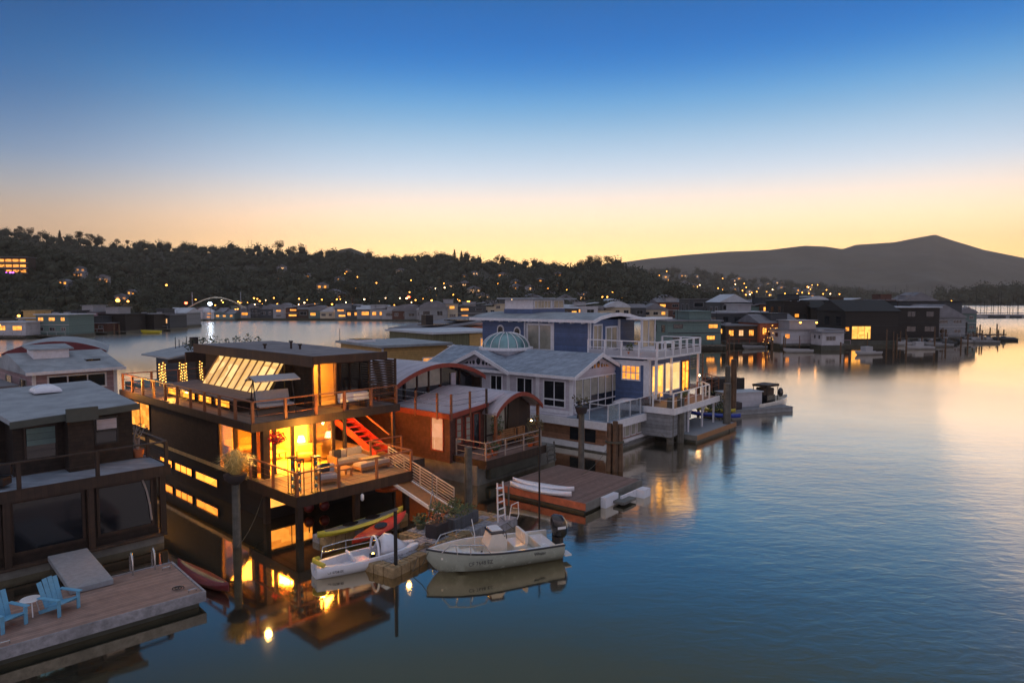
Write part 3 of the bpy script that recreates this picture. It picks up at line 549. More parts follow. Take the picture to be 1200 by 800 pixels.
# low curved roof behind rail posts, then bay vault and upper vault
a=[(-.85,3.72),(0,3.78),(1.2,3.9),(2.6,4.15),(3.9,4.45)]
b=MB(); b.ext(a+[(x,z-.14) for x,z in a[::-1]],'y',2.1,9.5); r=b.build('low_roof','metal_roof',C)
b=MB(); b.box(-.93,-.853,2.05,9.5,3.48,3.78); b.build('roof_trim','red_trim',r); b=MB(); b.ext([(-.93,3.47),(2.3,3.80),(2.3,4.02),(-.93,3.75)],'y',2.02,2.097); b.build('roof_trim','red_trim',r)
vault(C,2.25,6.6,3.45,4.45,1.35,7.2,.12,'metal_roof','red_trim')
# bay under the vault: glazed gable
aa=arc(2.4,6.45,3.3,4.28)
bb=MB(); bb.ext([(2.4,1.38)]+aa+[(6.45,1.38)],'y',2.35,2.44); bb.build('bay_glass','sky_reflection_pane',C)
bf=MB()
for x in (2.4,3.25,4.2,6.35): 
    zt=3.3+.98*math.sin(math.pi*(x-2.4)/4.05)**.8 if 2.4<x<6.4 else 3.3; bf.box(x-.05,x+.05,2.29,2.347,1.38,zt)
bf.box(2.35,6.4,2.29,2.345,2.0,2.08); bf.build('bay_frame','dark_wood',C)
bf=MB(); bf.ext([(4.25,1.38)]+[(x,z) for x,z in aa if x>4.25]+[(6.45,1.38)],'y',2.22,2.285); bf.build('timber_wall','dark_wood',C)
part(C,'post','redwood_rail',(2.28,2.42,1.45,1.6,1.38,3.5),(6.3,6.44,1.45,1.6,1.38,3.5))
vault(C,-.9,7.1,4.85,5.95,6.5,17,.14,'metal_roof','red_trim')
aa=arc(-.7,6.9,4.7,5.75)
bb=MB(); bb.ext([(-.7,3.7)]+aa+[(6.9,3.7)],'y',7.3,7.45); bb.build('upper_glass','dark_glass',C)
for x0,x1 in ((.7,1.5),(1.7,2.5),(2.65,3.6)):
    zt=4.7+1.05*math.sin(math.pi*((x0+.15)+.7)/7.6)**.8
    b=MB(); b.box(x0,x1,7.24,7.296,4.55,zt-.12); b.build('reflection_pane','sky_reflection_pane',C)  # unlit panes, pale with the painted reflection of the sky
bf=MB()
for x in (-.6,.6,1.6,2.6,3.65,5.4,6.7):
    zt=4.7+1.05*math.sin(math.pi*(x+.7)/7.6)**.8; bf.box(x-.05,x+.05,7.2,7.297,3.7,zt)
bf.build('upper_frame','dark_wood',C); part(C,'curtain','lavender_siding',(4.6,5.0,7.2,7.29,4.3,5.2)); part(C,'side_wall','dark_wood',(-.75,-.6,6.6,16.8,3.7,4.75),(6.75,6.9,6.6,16.8,3.7,4.75))
for i,(x,y) in enumerate(((-.9,8.2),(-.9,6.4),(-.9,4.7),(-.92,2.95),(-.75,2.05),(.75,2.05),(2.15,2.05))):
    b=MB(); b.box(x-.05,x+.05,y-.05,y+.05,3.4,4.85); b.build('rail_post','redwood_rail' if i<6 else 'dark_wood',C)
b=MB(); 
for z in (4.8,4.45,4.2): b.tube([(-.9,8.2,z),(-.9,2.05,z),(2.15,2.05,z)],.012,5)
b.build('rail_cable','steel',C)
rail(C,[(-.2,2.2,1.38),(-.2,.05,1.38),(4.7,.05,1.38)],.95,'pipe_rail',1.5,mids=2,mr=.02,r=.03,postw=.06,postdrop=.2)
# bench, plants and ladder on C's deck
def bench(loc,h,w,label):
    o=empty('bench',loc,h,label,'bench'); b=MB(); [b.bar((0,i*.13,.42),(w,i*.13,.42),.11,.03) for i in range(4)]; b.build('seat','teak',o)
    b=MB(); [b.bar((0,.45+i*.03,.52+i*.12),(w,.45+i*.03,.52+i*.12),.03,.09) for i in range(4)]; b.build('backrest','teak',o)
    for x in (.08,w-.08): part(o,'leg','teak',(x-.04,x+.04,0,.05,0,.4),(x-.04,x+.04,.42,.48,0,.9))
bench(Cw(3.0,1.3,1.383),Ch,1.5,'wooden bench under the front barrel roof, nearer the red house corner'); bench(Cw(4.6,1.25,1.383),Ch,.7,'short wooden seat right of the wooden bench under the front barrel roof')
def potted(name,loc,rad,ht,label,leaf='foliage',pot='terracotta',n=120,s=.13,seed=1,flowers=None,cat='plant',ptype='round'):
    o=empty(name,loc,0,label,cat)
    if ptype=='round': MB().lathe([(rad*.45,0),(rad*.65,ht*.35),(rad*.55,ht*.36)],(0,0,0),12).build('pot',pot,o)
    MB().leaves((0,0,ht*.68),rad,rad,ht*.38,n,s,seed,0).build('leaves',leaf,o)
    b=MB(); [b.tube([(0,0,ht*.3),(rnd.uniform(-.5,.5)*rad,rnd.uniform(-.5,.5)*rad,ht*.7)],.012,5,.006) for _ in range(5)]; b.build('stem','bark',o)
    if flowers: MB().leaves((0,0,ht*.75),rad*.9,rad*.9,ht*.35,n//3,s*.8,seed+9,.3).build('flowers',flowers,o)
    return o
potted('potted_shrub',Cw(4.75,.5,1.383),.55,1.7,'bushy reddish-brown shrub at the right end of the red houseboat deck','mixed_foliage',n=260,seed=4)
potted('potted_plant',Cw(.5,.5,1.383),.35,.8,'potted plant with orange blooms at the left end of the red houseboat rail','mixed_foliage',flowers='terracotta',seed=6)
potted('potted_plant',Cw(1.2,.6,1.383),.3,.7,'green potted plant second from the rail corner of the red houseboat deck',seed=7)
potted('potted_tree',Cw(2.9,1.9,1.383),.4,1.9,'dark leafy potted tree in front of the arched bay window',seed=8,n=200)
potted('orange_planter',Cw(4.2,.45,1.383),.28,.6,'small orange planter behind the rail near the ladder','mixed_foliage','orange_plastic',seed=9)
o=empty('deck_lamp',Cw(4.9,.9,2.75),0,'small lit lamp on a stick above the brown shrub','lamp'); MB().ball((0,0,0),.05,.05,.05,2).build('bulb','bulb',o); MB().tube([(0,0,0),(0,0,-1.35)],.012,5).build('pole','black_metal',o)
o=empty('boarding_ladder',Cw(5.0,-.25,0),Ch,'wooden boarding ladder down from the red houseboat to the swim dock','ladder')
b=MB(); b.bar((0,0,.3),(0,.1,1.5),.06,.08); b.bar((.75,0,.3),(.75,.1,1.5),.06,.08); b.build('side_rail','pile_wood',o); b=MB(); [b.bar((0,0.03*k,.45+k*.28),(.75,.03*k,.45+k*.28),.2,.05) for k in range(4)]; b.build('rung','pile_wood',o)
# ================================================================== D: lavender house with dome
Dx,Dy,Dh=6.14,43.5,51
def Dw(x,y,z=0): c,s=math.cos(R(Dh)),math.sin(R(Dh)); return (Dx+x*c-y*s,Dy+x*s+y*c,z)
D=empty('houseboat',(Dx,Dy,0),Dh,'pale lavender houseboat with carved gables and a ribbed glass dome on its grey roof','houseboat')
part(D,'hull','concrete',(.05,7.1,.1,17,-.4,.35)); part(D,'lower_wall','cedar',(.2,7.0,.25,17,.353,1.6))
f=MB(); f.box(-.1,7.25,-.1,17,1.603,1.75); f.box(-.2,7.35,-.2,-.103,1.55,2.05); f.box(-.2,-.103,-.1,17,1.55,2.05); f.box(7.253,7.35,-.1,17,1.55,2.05); f.build('deck_band','white_trim',D)
f=MB(); f.box(.0,7.15,.1,.247,.1,.55); f.box(.0,.197,.25,17,.1,.45); f.build('base_trim','white_trim',D)
part(D,'terrace','blue_roof',(-.09,7.24,-.09,3.1,1.755,2.1))
for i in range(6): win(D,'y',.25,.9+i*.85,1.6+i*.85,.65,1.5,1,1,'white_trim','sky_reflection_pane',t=.06)
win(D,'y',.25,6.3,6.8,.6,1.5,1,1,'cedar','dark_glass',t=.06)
for y0,y1 in ((.9,1.9),(2.1,3.1)): win(D,'x',.2,y0,y1,.5,1.5,1,1,'cedar','dark_glass')
g=MB(); 
for x0 in (0,1.45,2.9,4.35,5.8): g.box(x0,x0+1.38,-.06,-.04,2.15,3.15)
for y0 in (.05,): g.box(-.06,-.04,.02,1.3,2.15,3.15)
gp=g.build('glass_balustrade','rail_glass',D); b=MB(); b.box(-.07,7.2,-.07,-.03,3.153,3.19)
for x0 in (-.03,1.41,2.86,4.31,5.76,7.2): b.box(x0-.02,x0+.02,-.07,-.03,2.1,3.15)
b.box(-.07,-.03,-.025,1.35,3.153,3.19); b.box(-.07,-.03,1.31,1.35,2.1,3.15); b.build('handrail','white_trim',gp)
part(D,'wall','lavender_siding',(.65,.8,3.1,17,2.1,4.78),(6.9,7.05,3.1,17,2.1,4.78),(.8,6.9,3.1,3.25,2.1,4.78),(.8,6.9,16.8,17,2.1,4.78))
part(D,'base_wall','lavender_siding',(-.08,.647,3.1,16.9,1.755,2.1))
cb=MB(); 
for y in (3.08,5.95,8.6,13.2): cb.box(.58,.647,y,y+.28,2.1,4.78)
cb.box(.6,.648,3.4,16.9,4.55,4.77); cb.box(.58,.648,3.4,16.9,2.12,2.35); cb.build('pilaster','white_trim',D)
for y0,y1 in ((3.7,5.6),(6.5,8.0),(9.3,10.5),(11.3,12.6)): win(D,'x',.65,y0,y1,2.5,4.4,2,1,'white_trim','dark_glass',t=.09)
b=MB(); b.box(.58,.63,3.75,5.55,3.0,3.1); b.build('transom','white_trim',D)
# glazed porch front
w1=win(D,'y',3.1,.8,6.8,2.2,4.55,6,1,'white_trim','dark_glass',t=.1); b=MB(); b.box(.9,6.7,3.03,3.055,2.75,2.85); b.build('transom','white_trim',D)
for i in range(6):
    b=MB(); b.box(.92+i*.98,.92+i*.98+.78,3.04,3.078,3.0 if i<2 else 3.25,4.42); b.build('pale_upper_panel','sky_reflection_pane',w1)  # pale panels over the upper panes, in the painted sky-reflection colour
def gableroof(root,x0,x1,zs,za,y0,y1,m,edge,t=.12,over=.0):
    xm=(x0+x1)/2
    b=MB(); b.ext([(x0,zs),(xm,za),(xm,za-t*1.2),(x0,zs-t)],'y',y0,y1); b.ext([(xm,za),(x1,zs),(x1,zs-t),(xm,za-t*1.2)],'y',y0,y1) 
    r=b.build('roof',m,root)
    e=MB()
    for yy in (y0-.06,y1+.003):
        e.ext([(x0-.05,zs+.03),(xm,za+.05),(xm,za-.25),(x0-.05,zs-.2)],'y',yy,yy+.057); e.ext([(xm,za+.05),(x1+.05,zs+.03),(x1+.05,zs-.2),(xm,za-.25)],'y',yy,yy+.057)
    e.box(x0-.06,x0-.003,y0,y1,zs-.18,zs+.02); e.box(x1+.003,x1+.06,y0,y1,zs-.18,zs+.02); e.build('eave_trim',edge,r); return r
gableroof(D,.25,7.25,4.75,6.15,2.7,17.2,'blue_roof','white_trim')
MB().ext([(.65,4.72),(3.75,5.95),(6.95,4.72)],'y',3.05,3.2).build('gable_wall','lavender_siding',D)
def carving(root,cx,z,sc_,pl,at):
    b=MB()
    for dx,r,dz in ((0,.24,.12),(.5,.15,.02),(-.5,.15,.02),(.85,.1,-.03),(-.85,.1,-.03)):
        pts=[(cx+dx*sc_+r*sc_*.85*math.cos(k*math.pi/8),z+dz*sc_+r*sc_*1.1*math.sin(k*math.pi/8)) for k in range(16)]
        b.ext(pts,'y' if pl=='y' else 'x',at-.03,at-.002)
    for s in (-1,1):
        b.ext([(cx+s*1.1*sc_,z-.12*sc_),(cx+s*1.55*sc_,z-.14*sc_),(cx+s*1.1*sc_,z+.05*sc_)],'y' if pl=='y' else 'x',at-.03,at-.002)
    b.build('gable_carving','dark_glass',root)
carving(D,3.75,5.25,.95,'y',3.05)
# side gable (facing the red houseboat)
b=MB(); b.ext([(8.5,4.75),(11.6,6.1),(14.7,4.75),(14.7,4.62),(11.6,5.95),(8.5,4.62)],'x',.2,3.75); r=b.build('roof','blue_roof',D)
e=MB(); e.ext([(8.4,4.78),(11.6,6.16),(11.6,5.86),(8.4,4.5)],'x',.1,.197); e.ext([(11.6,6.16),(14.8,4.78),(14.8,4.5),(11.6,5.86)],'x',.1,.197); e.build('eave_trim','white_trim',r)
MB().ext([(8.7,4.7),(11.6,5.93),(14.5,4.7)],'x',.55,.645).build('gable_wall','lavender_siding',D); carving(D,11.6,5.2,.95,'x',.55)
# dome
dm=MB(); dm.lathe([(2.15,0),(2.15,.18),(1.95,.2)],(3.7,11.5,6.05),24,False); dm.lathe([(1.0,-1.0),(2.1,-.02)],(3.7,11.5,6.05),8,False); dbase=dm.build('dome_base','white_trim',D)
dg=MB(); pr=[(1.85*math.cos(t),1.15*math.sin(t)) for t in [i*math.pi/2/8 for i in range(8)]]+[(.05,1.15)]; dg.lathe([(r,z) for r,z in pr],(3.7,11.5,6.25),24); dg.build('dome_glass','dome_glass',dbase)
dr=MB()
for k in range(16):
    a=k*math.pi/8; dr.tube([(3.7+r*1.01*math.cos(a),11.5+r*1.01*math.sin(a),6.25+z*1.01) for r,z in pr[:-1]],.03,5)
dr.build('dome_rib','white_trim',dbase)
o=empty('covered_boat_or_tub',Dw(5.2,1.4,2.103),Dh,'white domed cover of a round hot tub on the lavender terrace','tub cover'); MB().lathe([(1.15,0),(1.2,.3),(1.1,.55),(.6,.75),(.02,.8)],(0,0,0),20).build('cover','white_plastic',o); o.name='hot_tub'
MB().lathe([(1.1,-.01),(1.1,.0)],(0,0,0),20).build('base','white_trim',o)
o=empty('terrace_speaker',Dw(-.0,2.2,2.103),0,'thin dark pole planter by the side windows of the lavender house','post'); MB().lathe([(.15,0),(.1,.3),(.1,1.1),(.14,1.15)],(0,0,0),10).build('post_body','black_metal',o); o.name='bollard_post'
# ================================================================== E: blue house
Ex,Ey,Eh=9.78,48.55,52
def Ew(x,y,z=0): c,s=math.cos(R(Eh)),math.sin(R(Eh)); return (Ex+x*c-y*s,Ey+x*s+y*c,z*1.045)
E_=empty('houseboat',(Ex,Ey,0),Eh,'tall royal-blue houseboat with white trim, curved roof, cupola and balconies','houseboat'); E_.scale=(1,1,1.045)
part(E_,'hull','concrete',(0,7.2,0,17,-.4,.8)); part(E_,'base_wall','blue_siding',(.05,7.1,.05,17,.803,2.4))
part(E_,'lower_wall','blue_siding',(0,7.2,0,16.5,2.403,5.35))
tr=MB(); tr.box(-.05,.25,-.05,-.003,2.4,5.35); tr.box(-.05,-.003,-.003,.4,2.4,5.35); tr.box(-.25,7.3,-.25,0,5.36,5.44); tr.box(-.06,-.003,.4,16,5.0,5.3); tr.build('corner_trim','white_trim',E_)
win(E_,'x',0,.65,2.2,3.9,5.0,4,2,'white_trim','lit_orange',t=.1)
win(E_,'y',0,.4,2.3,2.6,5.0,2,1,'white_trim','lit_yellow',t=.09,name='lit_door'); win(E_,'y',0,2.6,5.2,2.9,5.0,1,1,'white_trim','lit_clear',t=.09); win(E_,'y',0,5.5,6.9,2.6,5.0,2,1,'cedar','lit_amber',t=.12)
# upper storey
part(E_,'upper_wall','blue_siding',(0,7.2,5.0,15.6,5.35,8.0))
tr=MB(); 
for y in (4.93,8.2,11.0): tr.box(-.05,-.003,y,y+.15,5.35,8.0)
tr.box(-.05,.2,4.93,4.997,5.35,8.0); tr.box(4.4,4.7,4.93,4.997,5.35,8); tr.build('corner_trim','white_trim',E_)
win(E_,'x',0,8.35,10.9,5.6,7.7,2,1,'white_trim','sky_reflection_pane',t=.16,name='french_window'); 
for s0,nn in ((0,0),):
    for y in (13.3,):
        pass
def roundwin(root,y,z,r,arch):
    pts=[(y+r*math.cos(t),z+r*1.25*math.sin(t)) for t in [k*math.pi/8 for k in range(16)]] if not arch else [(y-r,z-r*1.3),(y+r,z-r*1.3)]+[(y+r*math.cos(t),z+r*.4+r*math.sin(t)) for t in [k*math.pi/8 for k in range(9)]]
    pi=[(y+(a-y)*.72,z+(b-z)*.76) for a,b in pts]
    w_=MB().ext(pts,'x',-.06,-.002).build('arched_window' if arch else 'round_window','white_trim',root); MB().ext(pi,'x',-.075,-.062).build('pane','dark_glass',w_)
roundwin(E_,13.6,7.0,.36,True); roundwin(E_,11.85,6.95,.36,False)
win(E_,'y',5.0,.5,1.9,5.5,7.7,2,1,'white_trim','sky_reflection_pane',name='balcony_door',t=.12); win(E_,'y',5.0,2.4,4.3,5.7,7.5,2,1,'white_trim','sky_reflection_pane',t=.12); 
part(E_,'sunroom_wall','white_trim',(4.75,7.1,3.0,4.997,5.45,5.9),(4.75,4.9,3.0,3.15,5.9,7.95),(6.95,7.1,3.0,3.15,5.9,7.95)); b=MB(); b.box(4.9,5.85,3.04,3.07,5.9,7.9); b.box(5.95,6.95,3.04,3.07,5.9,7.9); b.build('sunroom_glass','sky_reflection_pane',E_); part(E_,'sunroom_mullion','white_trim',(5.85,5.95,3.0,3.12,5.9,7.95))
a=[(-.7,8.02),(.3,8.28),(1.8,8.45),(3.2,8.5),(4.8,8.38),(6.2,8.15),(7.9,8.0)]
b=MB(); b.ext(a+[(x,z-.1) for x,z in a[::-1]],'y',4.2,16.4); r=b.build('curved_roof','pale_roof',E_)
e=MB(); e.ext([(x,z+.03) for x,z in a]+[(x,z-.22) for x,z in a[::-1]],'y',4.1,4.197); e.box(-.8,-.703,4.1,16.4,7.85,8.05); e.build('roof_trim','white_trim',r)
b=MB(); b.box(4.3,9.0,2.4,4.2,7.98,8.1); b.build('sunroom_roof','white_trim',E_)
dn=MB(); [dn.box(-.5,-.06,5.3+i*1.0,5.42+i*1.0,7.75,7.9) for i in range(11)]; dn.build('eave_bracket','white_trim',E_)
cu=part(E_,'cupola','blue_siding',(1.2,6.0,11.2,14.2,8.3,8.75)); win(cu,'y',11.2,1.4,3.8,8.78,9.45,5,1,'white_trim','sky_reflection_pane',t=.06,name='cupola_window'); win(cu,'y',11.2,4.2,5.8,8.78,9.45,2,1,'white_trim','sky_reflection_pane',t=.06,name='cupola_window'); part(cu,'cupola_wall','white_trim',(1.25,5.95,11.25,14.15,8.753,9.5)); b=MB(); b.box(.7,3.9,10.8,14.6,9.53,9.65); b.box(3.903,7.3,10.8,14.6,9.5,9.62); b.build('cupola_roof','pale_roof',cu)
part(E_,'balcony_floor','white_trim',(-.3,7.4,-.8,4.99,5.45,5.6))
rail(E_,[(-.25,4.9,5.6),(-.25,-.75,5.6),(7.3,-.75,5.6),(7.3,2.5,5.6)],1.05,'white_trim',1.3,mids=1,mr=.03,toprect=(.12,.07),postw=.13)
b=MB(); b.box(-.24,7.28,-.74,-.7,5.61,6.0); b.box(-.26,-.22,-.7,4.9,5.61,6.0); b.build('balustrade_panel','white_siding',E_)
for x,y in ((-.2,-.7),(7.2,-.7),(2.3,-.7)): part(E_,'balcony_post','white_trim',(x,x+.15,y,y+.15,2.8,5.445))
part(E_,'lower_deck','deck_boards',(-1.4,6.6,-2.6,-.003,2.25,2.42)); part(E_,'deck_band','white_trim',(-1.47,6.67,-2.68,-2.603,2.05,2.46),(-1.47,-1.403,-2.6,0,2.05,2.46))
rail(E_,[(-1.3,-1.0,2.42),(-1.3,-2.5,2.42),(5.0,-2.5,2.42),(6.5,-1.3,2.42)],1.0,'white_metal',1.2,mids=1,mr=.012,toprect=(.09,.05),postw=.09)
for x in (1.5,4.0,6.2): part(E_,'deck_leg','white_trim',(x,x+.12,-2.4,-2.28,-.4,2.24))
part(E_,'skirt_wall','grey_siding',(-1.3,1.3,-2.3,-.02,.5,2.24)); b=MB(); [b.bar((x,-2.3,1.2),(x+.9,-2.3,2.2),.08) for x in (1.5,4.0)]; b.build('deck_brace','white_trim',E_)
area(Ew(2.8,-1.2,5.0),14,2,(1,.6,.25)); 
potted('potted_plant',Ew(1.5,-1.9,2.423),.35,.9,'green potted plant behind the white rail of the blue house deck',seed=21); potted('potted_plant',Ew(2.6,-1.6,2.423),.3,1.0,'second leafy pot on the blue house deck, nearer the big lit window',seed=22)
o=empty('parasol',Ew(9.2,2.0,3.4),0,'folded turquoise parasol beyond the blue balcony','parasol'); MB().lathe([(.05,0),(.16,.2),(.2,.8),(.06,2.2),(.02,2.4)],(0,0,0),10).build('canopy','teal_siding',o); MB().tube([(0,0,-1.2),(0,0,.1)],.03,6).build('pole','white_metal',o)
potted('palm',Ew(-.1,1.5,5.603),.3,.9,'dark potted plant inside the corner of the blue balcony',seed=33,cat='plant')
table('balcony_table',Ew(4.5,.8,5.603),Eh,1.6,.9,.75,'white_metal','white table on the upper balcony of the blue house')
# gangway beside E going back
sd_=empty('side_deck',Ew(8.0,1.5,0),Eh,'wooden side deck with lattice rail and warm lights right of the blue house','deck')
part(sd_,'decking','deck_boards',(0,5.5,0,8,2.3,2.42)); 
for x,y in ((.2,.2),(5.2,.2),(2.6,.2)): part(sd_,'leg','old_pile_wood',(x,x+.2,y,y+.2,-.4,2.29))
b=MB(); [b.box(1.2,5.5,-.04,0,4.0+i*.22,4.12+i*.22) for i in range(5)]; b.build('slatted_panel','pile_wood',sd_)
part(sd_,'panel_post','redwood_rail',(1.2,1.3,-.04,.06,2.43,5.1),(5.4,5.5,-.04,.06,2.43,5.1)); part(sd_,'back_wall','cedar',(.2,5.4,6,6.2,2.43,4.8))
rail(sd_,[(-1,-2.2,2.42),(3.5,-2.2,2.42),(5.5,-.2,2.42)],1.0,'redwood_rail',1.3,mids=2)
plight(Ew(9.6,3.5,4.0),30,(1,.45,.12)); plight(Ew(11.5,1.0,3.3),10,(1,.45,.12))
o=empty('deck_lamp',Ew(11.5,1.0,3.3),0,'round lit lamp on the wooden side deck','lamp'); MB().ball((0,0,0),.07,.07,.07,2).build('bulb','bulb',o); MB().tube([(0,0,0),(0,0,-.87)],.02,5).build('pole','black_metal',o)
# ================================================================== pilings
def piling(loc,h,r,m,label,name='piling',group=None,lean=0):
    o=empty(name,(loc[0],loc[1],-.5),0,label,'piling',group)
    MB().tube([(0,0,0),(lean*.5,0,h*.5),(lean,0,h)],r,14,r*.93).build('shaft',m,o)
    return o
def low(p): return p
piling(G(278,640),3.05,.17,'pile_wood','greenish round piling with a bowl of dry grass on top, beside the glowing houseboat')
p=G(278,640)
o=empty('grass_pot',(p[0],p[1],2.56),0,'shallow dark bowl of golden ornamental grass on top of a piling','plant')
MB().lathe([(.16,0),(.42,.22),(.46,.42),(.38,.42)],(0,0,0),16).build('bowl','planter_dark',o)
g_=MB()
for i in range(520):
    a=rnd.uniform(0,6.28); r=rnd.uniform(.15,1.0); hh_=rnd.uniform(.4,1.25)*(1.15-r*.4); w_=.013
    c,s_=math.cos(a),math.sin(a); g_.add([(c*.15-s_*w_,s_*.15+c*w_,.4),(c*.15+s_*w_,s_*.15-c*w_,.4),(c*r*.6+s_*w_,s_*r*.6-c*w_,.4+hh_*.8),(c*r,s_*r,.4+hh_*.75*rnd.uniform(.8,1.1)),(c*r*.6-s_*w_,s_*r*.6+c*w_,.4+hh_*.8)],[(0,1,2,4),(4,2,3)])
g_.build('grass','grass_leaves',o)
plight((p[0]+1.0,p[1]+.5,3.9),60,(1,.6,.2),.1)
piling(G(549,590),3.3,.2,'pile_wood','pale green-grey piling in front of the red houseboat rail, beside the gangway')
p=G(549,590)
def pile_at(px,pyb,pyt,r,m,label,**k):
    p=G(px,pyb); Y=p[1]; top=AT(px,pyt,Y)[2]; return piling(p,top+.5,r,m,label,**k)
pile_at(681,556,484,.18,'pile_wood','slim grey piling with a small tree on top beside the lavender terrace corner')
p=G(681,556); zt=AT(681,484,p[1])[2]
potted('piling_tree',(p[0],p[1],zt),.6,1.1,'small sparse tree growing on top of the slim grey piling','mixed_foliage','planter_dark',n=60,s=.16,seed=40)
o=empty('piling_cluster',(G(720,552)[0],G(720,552)[1],-.5),0,'cluster of weathered brown pilings lashed together at the lavender terrace corner','piling')
for i,(dx,dy,hh_) in enumerate(((-.32,.1,3.3),(.02,-.1,3.45),(.36,.1,3.25),(.0,.28,3.2))): MB().tube([(dx,dy,0),(dx*.9,dy*.9,hh_)],.17,12,.155).build('post','old_pile_wood',o)
b=MB(); b.lathe([(.56,0),(.56,.07)],(0,.05,2.2),16); b.build('lashing','rope',o)
for px,pb,pt,r,l in ((785,520,466,.25,'left of the two dark green pilings below the blue house deck'),(797,518,466,.27,'right of the two dark green pilings below the blue house deck')): pile_at(px,pb,pt,r,'pile_wood',l)
for px,pb,pt,r,l in ((852,489,429,.24,'dark piling with square top between the blue kayak and the small grey barge'),(859,486,421,.26,'tallest dark piling beside the small grey barge'),(851.5,504,449,.3,'stout piling wrapped in climbing plants near the blue kayak tips')): pile_at(px,pb,pt,r,'old_pile_wood' if px==859 else 'pile_wood',l)
pile_at(632,600,500,.045,'black_metal','thin black mooring pole piercing the white kayaks view at the rust-red dock',name='mooring_pole')
pile_at(464,672,598,.07,'black_metal','black mooring pole between the white skiff and the modular float',name='mooring_pole')
pile_at(596,592,570,.05,'pile_wood','short thin stake in the water left of the rust-red dock',name='stake')
pile_at(119,470,437,.2,'concrete','grey mooring post behind the flat pale roof beside the mauve houseboat')
# ================================================================== gangway
GSIDE=-1
mat('rail_paint',(.42,.34,.27),.45,.2,4,dirt=.3)
gw=empty('gangway',(0,0,0),0,'sloping ramp with white pipe handrails from the lit deck down to the modular float','gangway')
a0,a1=Vector(G(447,549,1.76)),Vector(G(524,600,.42)); 
d=(a1-a0).normalized(); sd=Vector((d.y,-d.x,0)).normalized()
b=MB(); b.bar(a0,a1,.85,.06); b.build('walkway','teak',gw); b=MB(); b.bar(a0+sd*.47,a1+sd*.47,.08,.14); b.bar(a0-sd*.47,a1-sd*.47,.08,.14); b.build('side_beam','white_metal',gw)
for s_ in (GSIDE,):
    b=MB(); 
    for k in range(7): z=.16+k*.14; b.tube([a0+sd*.47*s_+Vector((0,0,z)),a1+sd*.47*s_+Vector((0,0,z))],.022 if k<6 else .035,6)
    r=b.build('handrail','rail_paint',gw)
    for k in range(5):
        q=a0.lerp(a1,k/4)+sd*.47*s_; MB().bar(q,q+Vector((0,0,1.0)),.05).build('post','rail_paint',r)
plight(Vector(G(478,545,2.7)),26,(1,.5,.12),.08)
# ================================================================== modular float path
fl=empty('modular_float',(G(452,676)[0],G(452,676)[1],0),57,'floating path of square tan and grey plastic blocks between the two white boats','float')
def block(x,y,m):
    b=MB(); b.bev(x-.235,x+.235,y-.235,y+.235,-.1,.34,.07); b.lathe([(.1,0),(.1,.03),(.03,.035)],(x,y,.34),8); return b.build('block',m,fl)
rr=random.Random(3)
for i in range(15):
    for j in range(3):
        y=-.1+j*.49 
        block(.25+i*.49,y+.5*(i>8)*0,'tan_float' if rr.random()<.62 else 'grey_float')
for i in range(6,14):
    for j in range(3,5): block(.25+i*.49,-.1+j*.49,'tan_float' if rr.random()<.5 else 'grey_float')
def FW(x,y,z=.36): p=G(452,676); c,s=math.cos(R(57)),math.sin(R(57)); return (p[0]+x*c-y*s,p[1]+x*s+y*c,z)
f2=empty('kayak_float',(G(382,640)[0],G(382,640)[1],0),50,'narrow float of mossy blocks under the yellow and red kayaks','float')
for i in range(9):
    for j in range(2): b=MB(); b.bev(i*.49,i*.49+.47,j*.49,j*.49+.47,-.1,.3,.07); b.build('block','grey_float' if (i*3+j)%4==1 else 'tan_float',f2)
# planters on the float
o=empty('planter_box',FW(4.3,.2),57,'long dark grey planter box of herbs on the modular float','planter'); MB().bev(0,1.7,0,.55,0,.5,.02).build('box','planter_grey',o); MB().leaves((.85,.27,.62),.95,.38,.28,300,.11,2,0).build('leaves','foliage',o)
o=empty('planter_box',FW(3.2,.25),57,'square near-black planter with red and orange flowers on the modular float','planter'); MB().bev(0,.75,0,.6,0,.55,.02).build('box','planter_dark',o); MB().leaves((.37,.3,.65),.42,.35,.2,90,.1,2,0).build('leaves','mixed_foliage',o); MB().leaves((.37,.3,.74),.36,.3,.18,40,.1,5,0).build('flowers','terracotta',o)
potted('potted_plant',FW(4.9,1.6),.42,.85,'round bushy pot at the foot of the gangway, behind the long planter box',seed=51,pot='planter_dark',n=150)
potted('potted_plant',FW(5.9,1.4),.4,.8,'furthest leafy pot on the float close under the gangway handrail',seed=52,pot='planter_dark',n=150)
potted('potted_plant',FW(3.9,1.7),.35,.6,'low squat green pot on the float nearest the kayaks tips',seed=53,pot='olive_siding',n=110)
o=empty('tripod_stand',FW(5.4,2.3),0,'thin grey tripod stand on the float left of the gangway foot','stand'); b=MB(); [b.tube([(0,0,1.2),(.3*math.cos(k*2.1),.3*math.sin(k*2.1),0)],.02,6) for k in range(3)]; b.tube([(0,0,1.1),(0,0,1.9)],.025,6); b.build('frame','steel',o)
lp=G(588,610,.36)
o=empty('dock_ladder',(lp[0],lp[1],.3),50,'upright white step ladder with curved grab rails on the float behind the motorboat','ladder')
b=MB(); b.bar((-.25,0,0),(-.18,.1,1.75),.05); b.bar((.25,0,0),(.18,.1,1.75),.05); b.tube([(.25,-.2,.1),(.3,-.3,.75),(.75,-.3,.78),(.8,-.3,.2),(.75,-.25,.0)],.025,6); b.build('side_rail','white_metal',o)
b=MB(); [b.bar((-.25+k*.012,k*.02,.3+k*.3),(.25-k*.012,k*.02,.3+k*.3),.07,.035) for k in range(5)]; b.bar((-.15,.1,1.5),(.15,.1,1.5),.22,.02); b.build('rung','white_metal',o)
